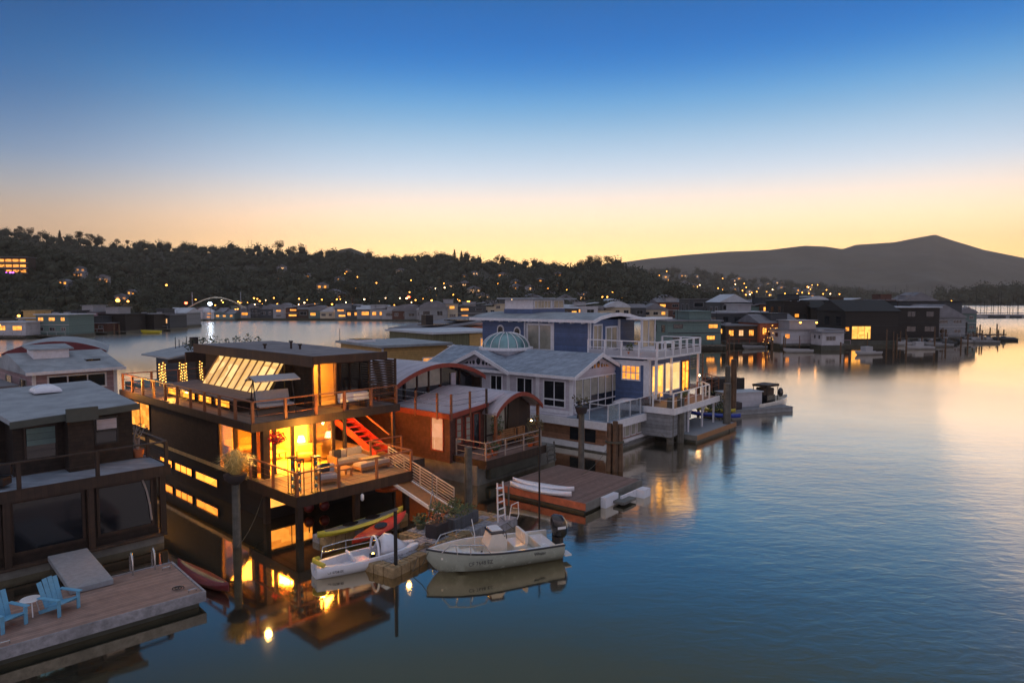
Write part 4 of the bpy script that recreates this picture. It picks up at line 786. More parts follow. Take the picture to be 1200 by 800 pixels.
q=part(fl,'corner_block','grey_float',(5.9,7.4,-.9,-.38,-.1,.34))
# ================================================================== boats
def hull_rings(L,B,H,draft=.18,floor=.28,bow=.7,n=18,sheer=.25,stern=.92,thick=.06,chine=.8):
    rings=[];
    for i in range(n+1):
        t=i/n; b=B/2*min(1,(1-(1-min(t/bow,1))**2.3))*(1-(1-stern)*max(0,(t-.6)/.4)) ; b=max(b,.02)
        k=-draft+ (draft+H*.75)*max(0,1-t/.16)**2; s=H+sheer*(1-t)**2; x=L*t-(0 if t>.02 else 0)
        fz=max(floor,k+.04); bi=max(b-thick,.008)
        rings.append([(x,0,k),(x,b*chine*.93,k+(s-k)*.22),(x,b*.97,k+(s-k)*.6),(x,b,s-.02),(x,b-.005,s),(x,bi,s),(x,bi*.93,max(fz,s-.28) if t<.12 else fz),(x,0,max(fz,s-.25) if t<.12 else fz),
            (x,-bi*.93,max(fz,s-.28) if t<.12 else fz),(x,-bi,s),(x,-b+.005,s),(x,-b,s-.02),(x,-b*.97,k+(s-k)*.6),(x,-b*chine*.93,k+(s-k)*.22)])
    return rings
def gunwale(rings,i=4,j=10,r=.03):
    b=MB(); b.tube([q[i] for q in rings],r,6); b.tube([q[j] for q in rings],r,6); return b
# centre-console motorboat
bw_=Vector(G(500,660,.35)); stn=Vector(G(650,638,.35)); ang=math.degrees(math.atan2(stn.y-bw_.y,stn.x-bw_.x)); Lb=(stn-bw_).length
mb=empty('motorboat',(bw_.x,bw_.y,0.02),ang,'open white centre-console motorboat with a black outboard engine, moored in the foreground','motorboat')
rg_=hull_rings(Lb,2.0,.66,.15,.22,.55,22,.22,.93,.14)
MB().loft(rg_).build('hull','gelcoat_hull',mb)
b=MB()
for i in range(len(rg_)-1): pass
inn=[[ (p[0],p[1]*.995,p[2]+.006) for p in r[5:10]] for r in rg_[1:]]
b.loft(inn,closed=False,cap=False); 
dk_=MB(); dk_.loft([[ (p[0],p[1],p[2]+.008) for p in r[4:6]] for r in rg_],closed=False,cap=False); dk_.loft([[ (p[0],p[1],p[2]+.008) for p in r[9:11]] for r in rg_],closed=False,cap=False)
b.build('cockpit_liner','gelcoat',mb); dk_.build('gunwale_top','gelcoat',mb); gunwale(rg_,3,11,.035).build('rub_rail','black_line',mb)
MB().ext([(.45,-.34),(1.35,-.62),(1.35,.62),(.45,.34)],'z',.52,.60).build('bow_deck','gelcoat',mb)
MB().bev(1.36,1.9,-.55,.55,.25,.5,.05).build('bow_seat','gelcoat',mb)
co=MB(); co.ext([(2.35,.24),(2.25,.75),(2.42,1.2),(2.75,1.28),(3.02,.95),(3.02,.24)],'y',-.36,.36); cs_=co.build('console','gelcoat',mb)
MB().bev(2.36,2.92,-.38,.38,1.2,1.3,.04).build('console_hatch','black_plastic',cs_); MB().bev(2.42,2.86,-.32,.32,1.3,1.335,.015).build('tray','gelcoat',cs_)
b=MB(); b.tube([(3.06,.19*math.cos(t*.6),.95+.19*math.sin(t*.6)) for t in range(11)],.018,6); b.tube([(3.02,0,.95),(3.07,0,.95)],.03,6); b.build('steering_wheel','black_plastic',cs_)
MB().bev(3.25,3.8,-.5,.5,.24,.68,.05).build('helm_seat','gelcoat',mb); MB().bev(3.7,3.82,-.52,.52,.7,1.12,.05).build('seat_backrest','gelcoat',mb)
MB().bev(Lb-.85,Lb-.25,-.75,.75,.24,.6,.05).build('stern_bench','gelcoat',mb)
b=MB(); b.tube([(2.0,.4,.24),(2.0,.45,1.0),(1.9,.5,1.6)],.018,6); b.build('antenna','white_metal',mb)
for s_ in (-1,1):
    b=MB(); P_=[(.45,s_*.45,.82),(.7,s_*.62,1.1),(1.4,s_*.88,1.12),(1.95,s_*.92,1.05),(2.15,s_*.92,.72)]; b.tube(P_,.022,6); b.tube([(1.4,s_*.88,1.12),(1.4,s_*.9,.75)],.018,6); b.tube([(.9,s_*.7,1.1),(.95,s_*.74,.78)],.018,6); b.build('bow_rail','steel',mb)
eng=MB(); eng.loft([[(x+dx*rx,dy*ry,z) for dx,dy in [(math.cos(k*math.pi/6),math.sin(k*math.pi/6)) for k in range(12)]] for x,z,rx,ry in ((Lb+.25,.62,.18,.16),(Lb+.22,.75,.3,.24),(Lb+.2,1.0,.36,.28),(Lb+.15,1.3,.33,.26),(Lb+.08,1.48,.24,.2),(Lb+.02,1.54,.1,.1))]); en=eng.build('outboard_engine','black_plastic',mb)
part(en,'leg','black_plastic',(Lb+.12,Lb+.34,-.07,.07,-.5,.61)); part(en,'engine_decal','white_metal',(Lb+.0,Lb+.35,-.285,-.279,1.02,1.12)); part(en,'bracket','black_metal',(Lb-.05,Lb+.14,-.15,.15,.3,.66))
b=MB(); b.loft([[(x+dx*.14,.42+dy*.1,z) for dx,dy in [(math.cos(k*math.pi/4),math.sin(k*math.pi/4)) for k in range(8)]] for x,z in ((Lb+.22,.55),(Lb+.22,.75),(Lb+.16,.95))]); b.box(Lb+.15,Lb+.25,.38,.46,-.3,.56); b.build('trolling_motor','black_plastic',mb)
part(mb,'swim_step','gelcoat',(Lb+.01,Lb+.3,-.9,-.45,.18,.24)); MB().tube([(1.7,-.2,.27),(2.0,-.25,.5),(2.1,-.1,.52)],.04,6).build('cleat','black_plastic',mb)
def text(root,body,size,loc,rot,m,name='lettering',ext=.004):
    c=bpy.data.curves.new(name,'FONT'); c.body=body; c.size=size; c.extrude=ext; c.align_x='CENTER'
    t=bpy.data.objects.new('tmp',c); me=bpy.data.meshes.new_from_object(t); bpy.data.objects.remove(t)
    o=bpy.data.objects.new(name,me); COL.objects.link(o); me.materials.clear(); me.materials.append(MATS[m]); o.parent=root; o.location=loc; o.rotation_euler=rot; return o
text(mb,'CF 7648 EZ',.19,(1.75,-1.02,.40),(R(78),0,R(-1)),'black_line')
text(mb,'Whaler',.16,(4.1,-.99,.42),(R(80),0,R(1)),'black_line')
o=empty('mooring_line',(0,0,0),0,'dark mooring line sagging from the motorboat bow to the float','rope')
q=[mb.matrix_basis@Vector((.1,-.1,.8))]; q=[Vector((bw_.x+.1,bw_.y,.85)),Vector((bw_.x-.15,bw_.y-.2,.35)),Vector((bw_.x-.5,bw_.y-.1,.1)),Vector(FW(1.4,-.3,.36))]; MB().tube(q,.015,6).build('rope_strand','rope',o)
# white skiff with curved cowl
b0=Vector(G(368,676)); b1=Vector(G(484,650)); an=math.degrees(math.atan2(b1.y-b0.y,b1.x-b0.x)); Ls=(b1-b0).length+.1
sk_=empty('skiff',(b0.x,b0.y,.0),an,'small white moulded skiff with a curved clear cowl and a yellow fender at its stern','skiff')
rs=hull_rings(Ls,1.25,.42,.1,.16,.5,16,.12,.25,.13)
rs=[[(Ls-p[0],p[1],p[2]) for p in r] for r in rs]
rs2=[]
for i,r in enumerate(rs):
    t=i/16; wd=1.25/2*max(.06,(math.sin(math.pi*min(.98,max(.03,.08+t*.80)))**.55)); m_=max(abs(p[1]) for p in r) or 1
    rs2.append([(p[0],p[1]/m_*wd,p[2]) for p in r])
MB().loft(rs2).build('hull','white_plastic',sk_)
cw=MB(); rings=[]
for x,w_,h_ in ((Ls*.60,.36,.46),(Ls*.66,.40,.66),(Ls*.72,.40,.60),(Ls*.80,.34,.32),(Ls*.88,.24,.12)):
    rings.append([(x+(math.sin(t)*.1),w_*math.cos(t),.44+h_*math.sin(t)) for t in [math.pi*k/10 for k in range(11)]])
cw.loft(rings,closed=False,cap=False); c_=cw.build('cowl','white_plastic',sk_); so_=c_.modifiers.new('t','SOLIDIFY'); so_.thickness=.02
hp=MB(); hp.tube([(Ls*.58,.42*math.cos(t),.44+.62*math.sin(t)) for t in [math.pi*k/12 for k in range(13)]],.045,8); hp.build('hoop','white_plastic',sk_)
MB().bev(Ls*.36,Ls*.5,-.3,.3,.18,.34,.05).build('seat','white_plastic',sk_); q=MB().bev(-.05,.05,-.28,.28,0,.35,.04).build('seat_backrest','white_plastic',sk_); q.location=(Ls*.36,0,.34); q.rotation_euler=(0,R(-25),0)
MB().bev(Ls*.53,Ls*.58,-.12,.08,.2,.42,.03).build('footrest','black_plastic',sk_)
MB().tube([(.25,-.42,.5),(.08,-.2,.58),(.02,.0,.6),(.1,.25,.56),(.3,.42,.5)],.085,10).build('stern_fender','yellow_plastic',sk_)
b=MB(); b.tube([(.4,.46,.45),(.5,.52,.85),(1.4,.58,.9),(2.6,.52,.88),(3.0,.4,.55)],.022,6); b.tube([(.45,.5,.65),(2.8,.5,.7)],.016,6); b.tube([(1.4,.58,.9),(1.4,.58,.45)],.018,6); b.build('side_rail','steel',sk_)
text(sk_,'CF 0738 ES',.12,(.62,-.52,.18),(R(80),0,R(-16)),'black_line')
def kayak(loc,h,L,B,H,m,label,deckm=None,cockpit=1,tilt=0,cat='kayak',group=None,dw=.72):
    o=empty('kayak',loc,h,label,cat,group); rings=[]; n=14
    for i in range(n+1):
        t=i/n; w_=max(.02,B/2*math.sin(math.pi*t)**.6); up=H*.35*abs(2*t-1)**3
        rings.append([(L*t,w_*math.cos(a),up+H*.5+ (H*.5*math.sin(a) if math.sin(a)<0 else H*.28*math.sin(a))) for a in [2*math.pi*k/12 for k in range(12)]])
    MB().loft(rings).build('hull',m,o)
    if deckm:
        r2=[[(p[0],p[1]*dw,p[2]+.012) for p in r[0:7]] for r in rings[1:-1]]; q=MB().loft(r2,closed=False,cap=False).build('deck_panel',deckm,o); s=q.modifiers.new('t','SOLIDIFY'); s.thickness=.01
    for c in range(cockpit):
        x=L*(.5 if cockpit==1 else (.36,.62)[c]); b=MB(); b.lathe([(.12,0),(.24,.03),(.24,.05),(.18,.05)],(0,0,0),14); q=b.build('seat','black_plastic',o); q.location=(x,0,H*.74); q.scale=(1.6,.85,1)
    if tilt: o.rotation_euler=(R(tilt),0,R(h))
    return o
def between(p0,p1):
    a=Vector(p0);b=Vector(p1);return a,math.degrees(math.atan2(b.y-a.y,b.x-a.x)),(b-a).length
a,h_,l_=between(G(372,634,.35),G(472,602,.35)); kayak((a.x,a.y,.36),h_,l_,.85,.34,'yellow_plastic','yellow-green sit-on kayak with a grey deck, left of the red kayak','grey_plastic',2)
a,h_,l_=between(G(412,640,.35),G(474,606,.35)); kayak((a.x,a.y,.33),h_,l_,.72,.32,'red_plastic','bright red kayak lying against the yellow-green kayak',None,1,12)
a,h_,l_=between(G(209,664,.1),G(268,694,.1)); kayak((a.x,a.y,-.02),h_,l_,.75,.42,'maroon_plastic','dark maroon kayak with an orange deck floating at the end of the long dock','tan_float',0,dw=.4)
a,h_,l_=between(G(440,576,.6),G(474,566,.8)); kayak((a.x,a.y,.5),h_,l_,.8,.35,'orange_plastic','orange kayak hanging under the lit lower deck near the gangway',None,0)
for q,(px,py) in enumerate(((362,594),(380,592))):
    p=G(px,py,.35); o=empty('mooring_buoy',p,0,('left','right')[q]+' of two dull red buoys under the lit lower deck','buoy'); MB().ball((0,0,0),.24,.24,.26,2).build('float_body','maroon_plastic',o); MB().tube([(0,0,.2),(0,0,.5)],.03,6).build('eye','black_metal',o)
# ================================================================== docks by C and E
sd2=empty('swim_dock',Cw(-.75,-6.55,0),Ch,'rust-coloured square swim dock with two white kayaks on it','dock')
part(sd2,'decking','rust_deck',(0,5.4,0,5.3,.35,.47)); part(sd2,'fascia','rust_fascia',(-.07,-.003,-.07,5.35,.16,.49)); part(sd2,'fascia','concrete',(0,5.45,-.07,-.003,.1,.49)); part(sd2,'float_body','wet_concrete',(.05,5.3,.05,5.25,-.4,.347))
MB().ext([(0,0),(.9,0),(.9,.12),(.0,.12)],'x',2.0,3.2).build('step','concrete',sd2).location=(0,-.95,.1)
b=MB(); b.box(1.3,2.5,-.35,-.07,-.1,.5); b.box(2.5,4.6,-.55,-.45,-.1,.35); b.box(3.9,4.6,-1.0,-.55,-.1,.4); b.box(1.35,3.5,-.9,-.1,-.2,-.02); b.build('boarding_box','white_plastic',sd2)
def pair(x,y,h,lab): kayak(Cw(-.75+x,-6.55+y,.48),h,3.5,.62,.32,'white_plastic',lab,None,0)
pair(-.1,4.4,Ch-84,'front of two white kayaks on the rust-coloured swim dock'); pair(.55,4.75,Ch-82,'rear of two white kayaks on the rust-coloured swim dock')
e2=empty('grey_dock',(G(816,511,.5)[0],G(816,511,.5)[1],0),50,'grey floating dock with a wooden edge beside the blue house, blue kayak across it','dock')
part(e2,'decking','grey_ramp',(0,6.9,0,3.3,.4,.52)); part(e2,'fascia','teak',(0,6.95,-.07,-.003,.2,.54)); part(e2,'fascia','concrete',(-.07,-.003,-.07,3.3,.2,.54)); part(e2,'float_body','wet_concrete',(.05,6.85,.05,3.25,-.4,.397))
a,h_,l_=between(G(806,484,.9),G(868,491,.75)); kayak((a.x,a.y,.75),h_,l_,.7,.4,'blue_plastic','royal blue kayak lying across the end of the grey dock',None,0)
a,h_,l_=between(G(815,480,.9),G(862,485,.8)); kayak((a.x,a.y,.85),h_,l_,.55,.35,'yellow_plastic','narrow yellow kayak behind the royal blue kayak',None,0)
o=empty('crate',G(801,492,.55),50,'stack of grey slatted crates on the grey dock','crate'); 
for k in range(3): MB().bev(0,1.3,0,.9,k*.36,k*.36+.32,.02).build('crate_body','grey_plastic',o)
# small barge and skiff
bg_=empty('work_barge',(G(858,487)[0],G(858,487)[1],0),20,'small flat grey barge carrying a white box cabin and stacked dark gear','barge')
part(bg_,'hull','grey_siding',(0,6.5,0,3.2,-.3,.45)); part(bg_,'cabin_box','white_siding',(.4,4.2,1.3,2.9,.453,1.7)); part(bg_,'gear_pile','black_wood',(.3,3.6,2.95,3.15,.45,2.8)); part(bg_,'cabin_lid','far_pale_roof',(.3,4.3,1.2,3.0,1.703,1.78))
for k,(x,y,w2,d2,z0,h2,m_) in enumerate(((.2,3.3,3.2,1.4,.3,2.5,'black_wood'),(4.6,1.6,1.2,1,.46,1.5,'brown_siding'),(.2,.2,1.0,.8,.46,.6,'planter_dark'))):
    MB().bev(x,x+w2,y,y+d2,z0,z0+h2,.08).build('crate',m_,bg_)
a,h_,l_=between(G(922,474),G(880,482)); s3=empty('small_motorboat',(a.x,a.y,0),h_,'grey-white motorboat with a dark canopy moored right of the small barge','motorboat'); rs3=hull_rings(max(l_,5),1.9,.75,.15,.3,.5,14,.25)
MB().loft(rs3).build('hull','gelcoat',s3); part(s3,'console','black_plastic',(3.2,4.6,-.6,.6,.35,1.35)); part(s3,'canopy','dark_wood',(2.8,4.8,-.75,.75,2.1,2.3)); 
for x in (2.9,4.7):
    for y in (-.7,.66): part(s3,'canopy_post','black_metal',(x,x+.05,y,y+.05,.8,2.1))
MB().ball((1.2,0,1.3),.3,.25,.45,2).build('outboard_engine','black_plastic',s3)
MB().leaves((0,0,0),1.1,1.1,.9,200,.28,8,.2)
for i,(px,py,s_,l) in enumerate(((836,473,1.3,'big dark shrub on the float left of the tall dark piling'),(852,462,1.0,'bushy plant wrapped round the stout piling'),(826,468,1.0,'leafy shrub with pale blossoms beside the slatted side deck'),(843,478,.9,'lowest dark bush on the float near the blue kayak'))):
    p=G(px,py+14,.3); o=empty('shrub',p,0,l,'shrub'); MB().leaves((0,0,s_*.8),s_,s_,s_*.8,260,.2,60+i,.1).build('leaves','dark_foliage',o); MB().tube([(0,0,-.3),(0,0,s_)],.05,6).build('stem','bark',o); 
    if i==2: MB().leaves((0,0,s_*.9),s_*.8,s_*.8,s_*.6,24,.16,70,.3).build('flowers','white_fabric',o)

# ropes and small gear
def rope(p,q,sag,label,r=.014,m='rope'):
    p=Vector(p);q=Vector(q); o=empty('mooring_line',p,0,label,'rope'); MB().tube([(q-p)*t/8+Vector((0,0,-sag*4*(t/8)*(1-t/8))) for t in range(9)],r,6).build('rope_strand',m,o)
rope(G(650,640,.7),FW(7.0,-.2,.4),.25,'mooring line from the motorboat stern to the float'); rope(G(478,652,.5),FW(1.2,.9,.4),.12,'short line from the white skiff bow to the tan blocks')
rope(G(681,556,1.3),Dw(1.2,-.1,1.6),.5,'slack line between the slim grey piling and the lavender houseboat'); rope(G(549,590,1.1),Cw(-.2,0,1.2),.3,'short line tying the red houseboat to the green-grey piling'); rope(G(797,518,1.4),Dw(7.1,.3,.9),.4,'slack line from the dark green pilings to the lavender houseboat')
rope(G(278,640,.7),Bw(.3,3.4,1.0),.3,'slack line from the flower-bowl piling to the glowing houseboat')
for k,(px,py,l) in enumerate(((560,664,'white tube fender hanging near the middle of the motorboat side'),)):
    pass
o=empty('hose_coil',DW(-.55,.75,.02),0,'dark coiled hose on the corner of the long floating dock','hose'); MB().tube([((.2-.006*k)*math.cos(k*.5),(.2-.006*k)*math.sin(k*.5),.02+.0005*k) for k in range(28)],.014,5).build('coil','black_plastic',o)
o=empty('life_ring',FW(2.4,.1,.40),0,'small dark coil of line on the tan float between the boats','rope'); MB().tube([((.22-.004*k)*math.cos(k*.5),(.22-.004*k)*math.sin(k*.5),.02+.002*k) for k in range(34)],.016,5).build('coil','rope',o); o.name='rope_coil'
# ================================================================== mid and far houseboats
def hb(px,py,Wd,Ld,h,label,wall='grey_siding',roofm='far_roof',st=1,roof='flat',lits='',pane='dark_glass',trim='far_white',heading=50,group=None,deck=True,name='houseboat',cat='houseboat',base=None,Y=None):
    """houseboat whose near bottom corner shows at (px,py); lits: string per front window: l lit, . dark, p pale, - none"""
    p=G(px,py) if Y is None else (AT(px,350,Y)[0],Y,0)
    o=empty(name,(p[0],p[1],0),heading,label,cat,group); z0=.9; z1=z0+h
    part(o,'hull','wet_concrete',(-.3,Wd+.3,-.3,Ld,-.4,z0-.003)); part(o,'wall',wall,(0,Wd,0,Ld,z0,z1))
    if roof=='flat': part(o,'roof',roofm,(-.4,Wd+.4,-.4,Ld+.4,z1+.003,z1+.22))
    elif roof=='gable': MB().ext([(-.4,z1),(Wd/2,z1+Wd*.26),(Wd+.4,z1)],'y',-.4,Ld+.4).build('roof',roofm,o)
    elif roof=='gablex': MB().ext([(-.4,z1+.003),(Ld/2,z1+Ld*.2),(Ld+.4,z1+.003)],'x',-.4,Wd+.4).build('roof',roofm,o)
    elif roof=='shed': MB().ext([(-.4,z1+.003),(Wd+.4,z1+Wd*.13),(Wd+.4,z1+Wd*.13+.2),(-.4,z1+.2)],'y',-.4,Ld+.4).build('roof',roofm,o)
    elif roof=='arch': a=arc(-.4,Wd+.4,z1,z1+Wd*.24,10); MB().ext(a,'y',-.4,Ld+.4).build('roof',roofm,o)
    n=len(lits); PN={'l':'far_lit','o':'lit_orange','p':'far_lit_pale','.':pane,'d':'lit_dim'}
    rows=st; hh_=h/rows
    rq=random.Random(int(abs(px)*7+Wd*31+h*13))
    for r_ in range(rows):
        s_=lits[r_*len(lits)//rows:(r_+1)*len(lits)//rows] if lits else ''
        m_=len(s_)
        for i,ch in enumerate(s_):
            if ch=='-': continue
            w_=Wd/m_; win(o,'y',0,w_*(i+rq.uniform(.16,.3)),w_*(i+rq.uniform(.66,.84)),z0+hh_*r_+hh_*.38,z0+hh_*r_+hh_*.76,rq.choice((1,2,2,3)),1,trim,PN[ch],t=.08)
    for i in range(2):
        win(o,'x',0,Ld*(.15+i*.4),Ld*(.32+i*.4),z0+h*.5,z0+h*.82,1,1,trim,PN['l' if lits and lits[0]=='l' and i==0 else '.'],t=.08)
    if deck:
        part(o,'deck','pile_wood',(-.3,Wd+.3,-1.8,-.303,z0-.3,z0-.1)); b=MB(); b.bar((-.3,-1.75,z0+.8),(Wd+.3,-1.75,z0+.8),.08); [b.bar((x,-1.75,z0-.1),(x,-1.75,z0+.8),.07) for x in [(-.3)+i*(Wd+.6)/4 for i in range(5)]]; b.build('railing',trim,o)
    zt=z1+(.22 if roof=='flat' else Wd*.05)
    if py and deck is not None:
        for k in range(rq.choice((1,2,3))):
            x,y=rq.uniform(.15,.8)*Wd,rq.uniform(.2,.8)*Ld; kk=rq.choice((0,1,2))
            if kk==0: MB().lathe([(.12,-.5),(.12,.7),(.2,.75),(.2,.9)],(x,y,zt),8).build('chimney','far_dark',o)
            elif kk==1: part(o,'roof_hatch','far_white',(x-.6,x+.6,y-.5,y+.5,zt-.5,zt+.35))
            else: MB().tube([(x,y,zt-.3),(x,y,zt+rq.uniform(1.2,2.6))],.05,5).build('roof_pole','far_dark',o)
        if rq.random()<.55: x=rq.uniform(0,.45)*Wd; MB().box(x,x+Wd*.42,.9,Ld*.7,z1+.1,z1+1.9).box(x-.3,x+Wd*.42+.3,.6,Ld*.75,z1+1.903,z1+2.05).build('roof_cabin',rq.choice([wall,'far_white','slate_siding']),o)
    if st>1: part(o,'floor_band',trim,(-.06,Wd+.06,-.06,-.003,z0+hh_-.1,z0+hh_+.1))
    return o
# --- behind A
m2=hb(34,485,5.6,11,3.7,'mauve houseboat with grey gabled roof and small boxed skylight, behind the flat roof','mauve_siding','pale_roof',1,'none','',heading=48,Y=50,deck=None)
m2r=MB().add([(-.5,-.6,4.6),(6.1,-.6,4.6),(6.1,5.0,5.75),(-.5,5.0,5.75),(-.5,11,4.6),(6.1,11,4.6),(-.5,-.6,4.45),(6.1,-.6,4.45),(-.5,11,4.45),(6.1,11,4.45)],[(0,1,2,3),(3,2,5,4),(0,3,4,8,6),(1,7,9,5,2),(0,6,7,1),(4,5,9,8),(6,8,9,7)]).build('gabled_roof','pale_roof',m2)
win(m2,'y',0,.9,4.9,3.1,4.25,3,1,'white_trim','dark_glass',t=.12); part(m2,'corner_trim','white_trim',(-.05,.2,-.05,-.003,.9,4.4),(5.4,5.65,-.05,-.003,.9,4.4)); part(m2,'eave_trim','white_trim',(-.55,6.15,-.68,-.603,4.42,4.64))
bx=part(m2,'skylight_box','white_trim',(.8,3.2,3.0,4.8,5.2,6.0)); MB().ext([(2.8,6.003),(5.1,6.25),(5.1,6.35),(2.8,6.1)],'x',.5,3.5).build('skylight_roof','pale_roof',bx)
o_=part(m2,'roof_window','black_plastic',(4.0,5.0,1.6,2.6,5.05,5.2))
p3_=AT(3,350,60)
a3=empty('houseboat',(p3_[0],60,0),30,'houseboat under a shallow dark red arched roof behind the mauve one, left edge','houseboat')
part(a3,'wall','slate_siding',(0,7.4,0,12,.3,5.0)); a=arc(-.4,7.8,5.1,6.15); MB().ext([(x,z-.12) for x,z in a],'y',.0,12).build('arched_roof','pale_roof',a3); MB().ext(a,'y',-.15,-.003).build('arched_front','maroon_plastic',a3)
hb(0,0,6,8,2.6,'pale grey house with stacked decks at the left photo edge beside the mauve houseboat','grey_siding','far_roof',2,'flat','....',heading=48,Y=44.5).location=(-40.5,45.0,0)
# green planter trees between A2 and B
o=empty('shrub',(-31.5,48.5,1.2),0,'leafy balcony shrub at the right wall of the mauve houseboat','shrub'); MB().leaves((0,0,.6),.9,.9,.9,140,.25,90,0).build('leaves','mixed_foliage',o); MB().tube([(0,0,-1),(0,0,.6)],.06,6).build('stem','bark',o)
# --- trellis house with string lights behind B
tp=Vector(Bw(4.2,24.0,0)); th=empty('houseboat',tp,47,'small dark houseboat with glass roofs and a veranda of lantern-lit columns, behind the roof deck','houseboat')
part(th,'hull','wet_concrete',(0,6.5,0,10,-.4,.9)); part(th,'wall','slate_siding',(2.5,6.5,2.2,10,.9,5.5)); part(th,'lower_wall','teal_siding',(.1,2.9,2.0,10,.9,3.4))
MB().ext([(-.3,5.9),(3.2,6.5),(3.2,6.4),(-.3,5.8)],'y',-.3,5).build('glass_roof','pale_roof',th); MB().ext([(3.2,5.9),(6.8,5.9),(6.8,5.8),(3.2,5.8)],'y',-.3,8).build('glass_roof','far_pale_roof',th)
part(th,'roof_frame','dark_wood',(-.4,6.9,-.4,-.303,5.55,5.8)); part(th,'chimney','black_metal',(2.6,3.1,3,3.4,6.2,7.1))
for i in range(6): MB().tube([(1.8+i*.35,4+i*.2,6.2),(1.8+i*.35,4+i*.2,7.1-(i%3)*.2)],.03,5).build('roof_pole','black_metal',th)
for i,(x,y) in enumerate(((-.9,-.4),(-.3,.6),(.6,0),(1.1,.5),(2.0,.0),(3.2,0))):
    o=empty('light_column',tp+Vector((x*math.cos(R(47))-y*math.sin(R(47)),x*math.sin(R(47))+y*math.cos(R(47)),4.0-.4)),47,'column wound with amber string lights on the veranda behind the roof deck','light','columns wound with string lights')
    MB().tube([(0,0,-.5),(0,0,2.0)],.07,8).build('column','teak',o); b=MB(); [b.ball((.09*math.cos(k*2.2),.09*math.sin(k*2.2),-.4+k*.07),.04,.04,.04,1) for k in range(34)]; q=b.build('string_lights','string_light',o); q['kind']='stuff'
hp_=empty('rooftop_garden',Bw(4.0,19.0,6.3),0,'row of dark potted plants behind the flat roof of the glowing houseboat','plants'); hp_.name='plant_row'
for k in range(7): MB().leaves((k*.55-.5,k*.5,.7+.1*(k%3)),.35,.35,.45,60,.15,100+k,0).build('plant','dark_foliage',hp_)
part(hp_,'trough','dark_wood',(-.8,3.2,-.1,.1,-.3,.3)).rotation_euler=(0,0,R(42))
# --- yellow and olive houses behind
def corner(px,Y,z=0): p=AT(px,350,Y); return p
y1=hb(447,0,7.0,9,4.65,'ochre-yellow flat-roofed houseboat with a white raised skylight, beyond the dark flat roof','ochre_siding','pale_roof',1,'flat','-.',heading=38,Y=62,trim='white_trim',pane='lit_dim')
part(y1,'skylight','white_trim',(-.2,1.9,5.0,7.2,5.78,6.0)); part(y1,'skylight_glass','dark_glass',(.0,1.7,5.2,7.0,6.01,6.05)); part(y1,'corner_trim','white_trim',(-.05,.15,-.05,-.003,.9,5.5)); MB().tube([(-.3,8.5,5.7),(-.3,8.5,7.0)],.03,5).build('roof_pole','black_metal',y1)
y2=hb(508,0,9.5,10,5.3,'olive-green houseboat with a low pale roof and white-framed window','olive_siding','far_pale_roof',1,'flat','.-',heading=38,Y=73,trim='white_trim')
part(y2,'gable_wall','ochre_siding',(4.6,9.4,-.08,-.003,1.0,6.1)); win(y2,'y',-.08,6.0,8.6,4.3,5.6,2,1,'white_trim','lit_dim')
y3=hb(500,0,11,9,5.0,'dark houseboat with slanted solar panels and a rooftop box, beyond the olive one','slate_siding','far_roof',1,'shed','-..',heading=38,Y=84,trim='far_white')
part(y3,'solar_panel','dark_glass',(1,4.5,1,4,6.6,6.75),(5,8,1,4,7.1,7.25)); part(y3,'roof_box','black_metal',(2.5,3.6,4.4,5.6,6.3,7.9))
y4=hb(556,0,8,9,5.3,'low houseboat with an orange-red roof edge beyond the olive one','ochre_siding','rust_fascia',1,'flat','--',heading=38,Y=88)
y5=hb(468,0,6,8,3.0,'low pale green houseboat roof between the ochre and the dark solar-panelled houseboats','teal_siding','far_pale_roof',1,'flat','..',heading=38,Y=92)
# --- right-hand row of the next pier (near water edge ~ y 400)
hb(783,409,11,12,4.6,'long grey-green houseboat with an amber lit porch, leftmost of the row beyond the blue house','teal_siding','far_roof',2,'flat','..l.-o',heading=8,trim='slate_siding')
hb(828,403,9,10,5.8,'dark two-storey houseboat with a row of tiny white lamps under its flat roof','slate_siding','far_roof',2,'flat','.p....',heading=10,trim='far_dark')
hb(850,406,9,10,3.4,'low maroon houseboat with two small bright windows near the waterline','brown_siding','far_roof',1,'flat','lpo-',heading=8,trim='red_trim')
hb(862,398,8,10,5.8,'houseboat with a long white roof overhang over a dark upper floor','slate_siding','far_pale_roof',2,'flat','......',heading=10)
tw=hb(890,406,9,9,4.0,'houseboat strung with orange twinkling lights over its deck','rust_fascia','far_roof',1,'gablex','oood',heading=10,trim='red_trim')
hb(915,408,13.5,8,2.7,'long low white-panelled houseboat with two orange porch lamps on its roof edge','white_siding','far_roof',1,'flat','o---d',heading=6,trim='mauve_siding')
hb(918,392,8,9,8.4,'tall dark tower house with a gabled top and one small lit window','black_wood','far_dark',3,'shed','....l.---',heading=12,trim='far_dark')
hb(950,392,16,11,6.6,'broad dark shingled house with low hipped roofs right of the tower house','black_wood','far_dark',2,'gablex','--------',heading=4,trim='far_dark')
hb(963,410,4.2,4,2.4,'small white shed with a window on the pier before the dark shingled house','white_siding','far_roof',1,'flat','.',heading=6,deck=False)
bh=hb(990,404,12,12,6.4,'large dark brown house with a big golden lit picture window','black_wood','far_dark',2,'gablex','----',heading=4,trim='far_dark',deck=None)
win(bh,'y',0,1.4,5.8,1.2,4.2,3,1,'teak','lit_yellow',t=.12,name='picture_window'); win(bh,'y',0,-.0,.9,3.0,3.9,1,1,'teak','lit_amber',t=.08)
hb(1035,400,14,14,7.0,'dark barn-like house with a wide white roof stripe near the pier end','black_wood','far_pale_roof',2,'flat','......',heading=6,trim='far_dark')
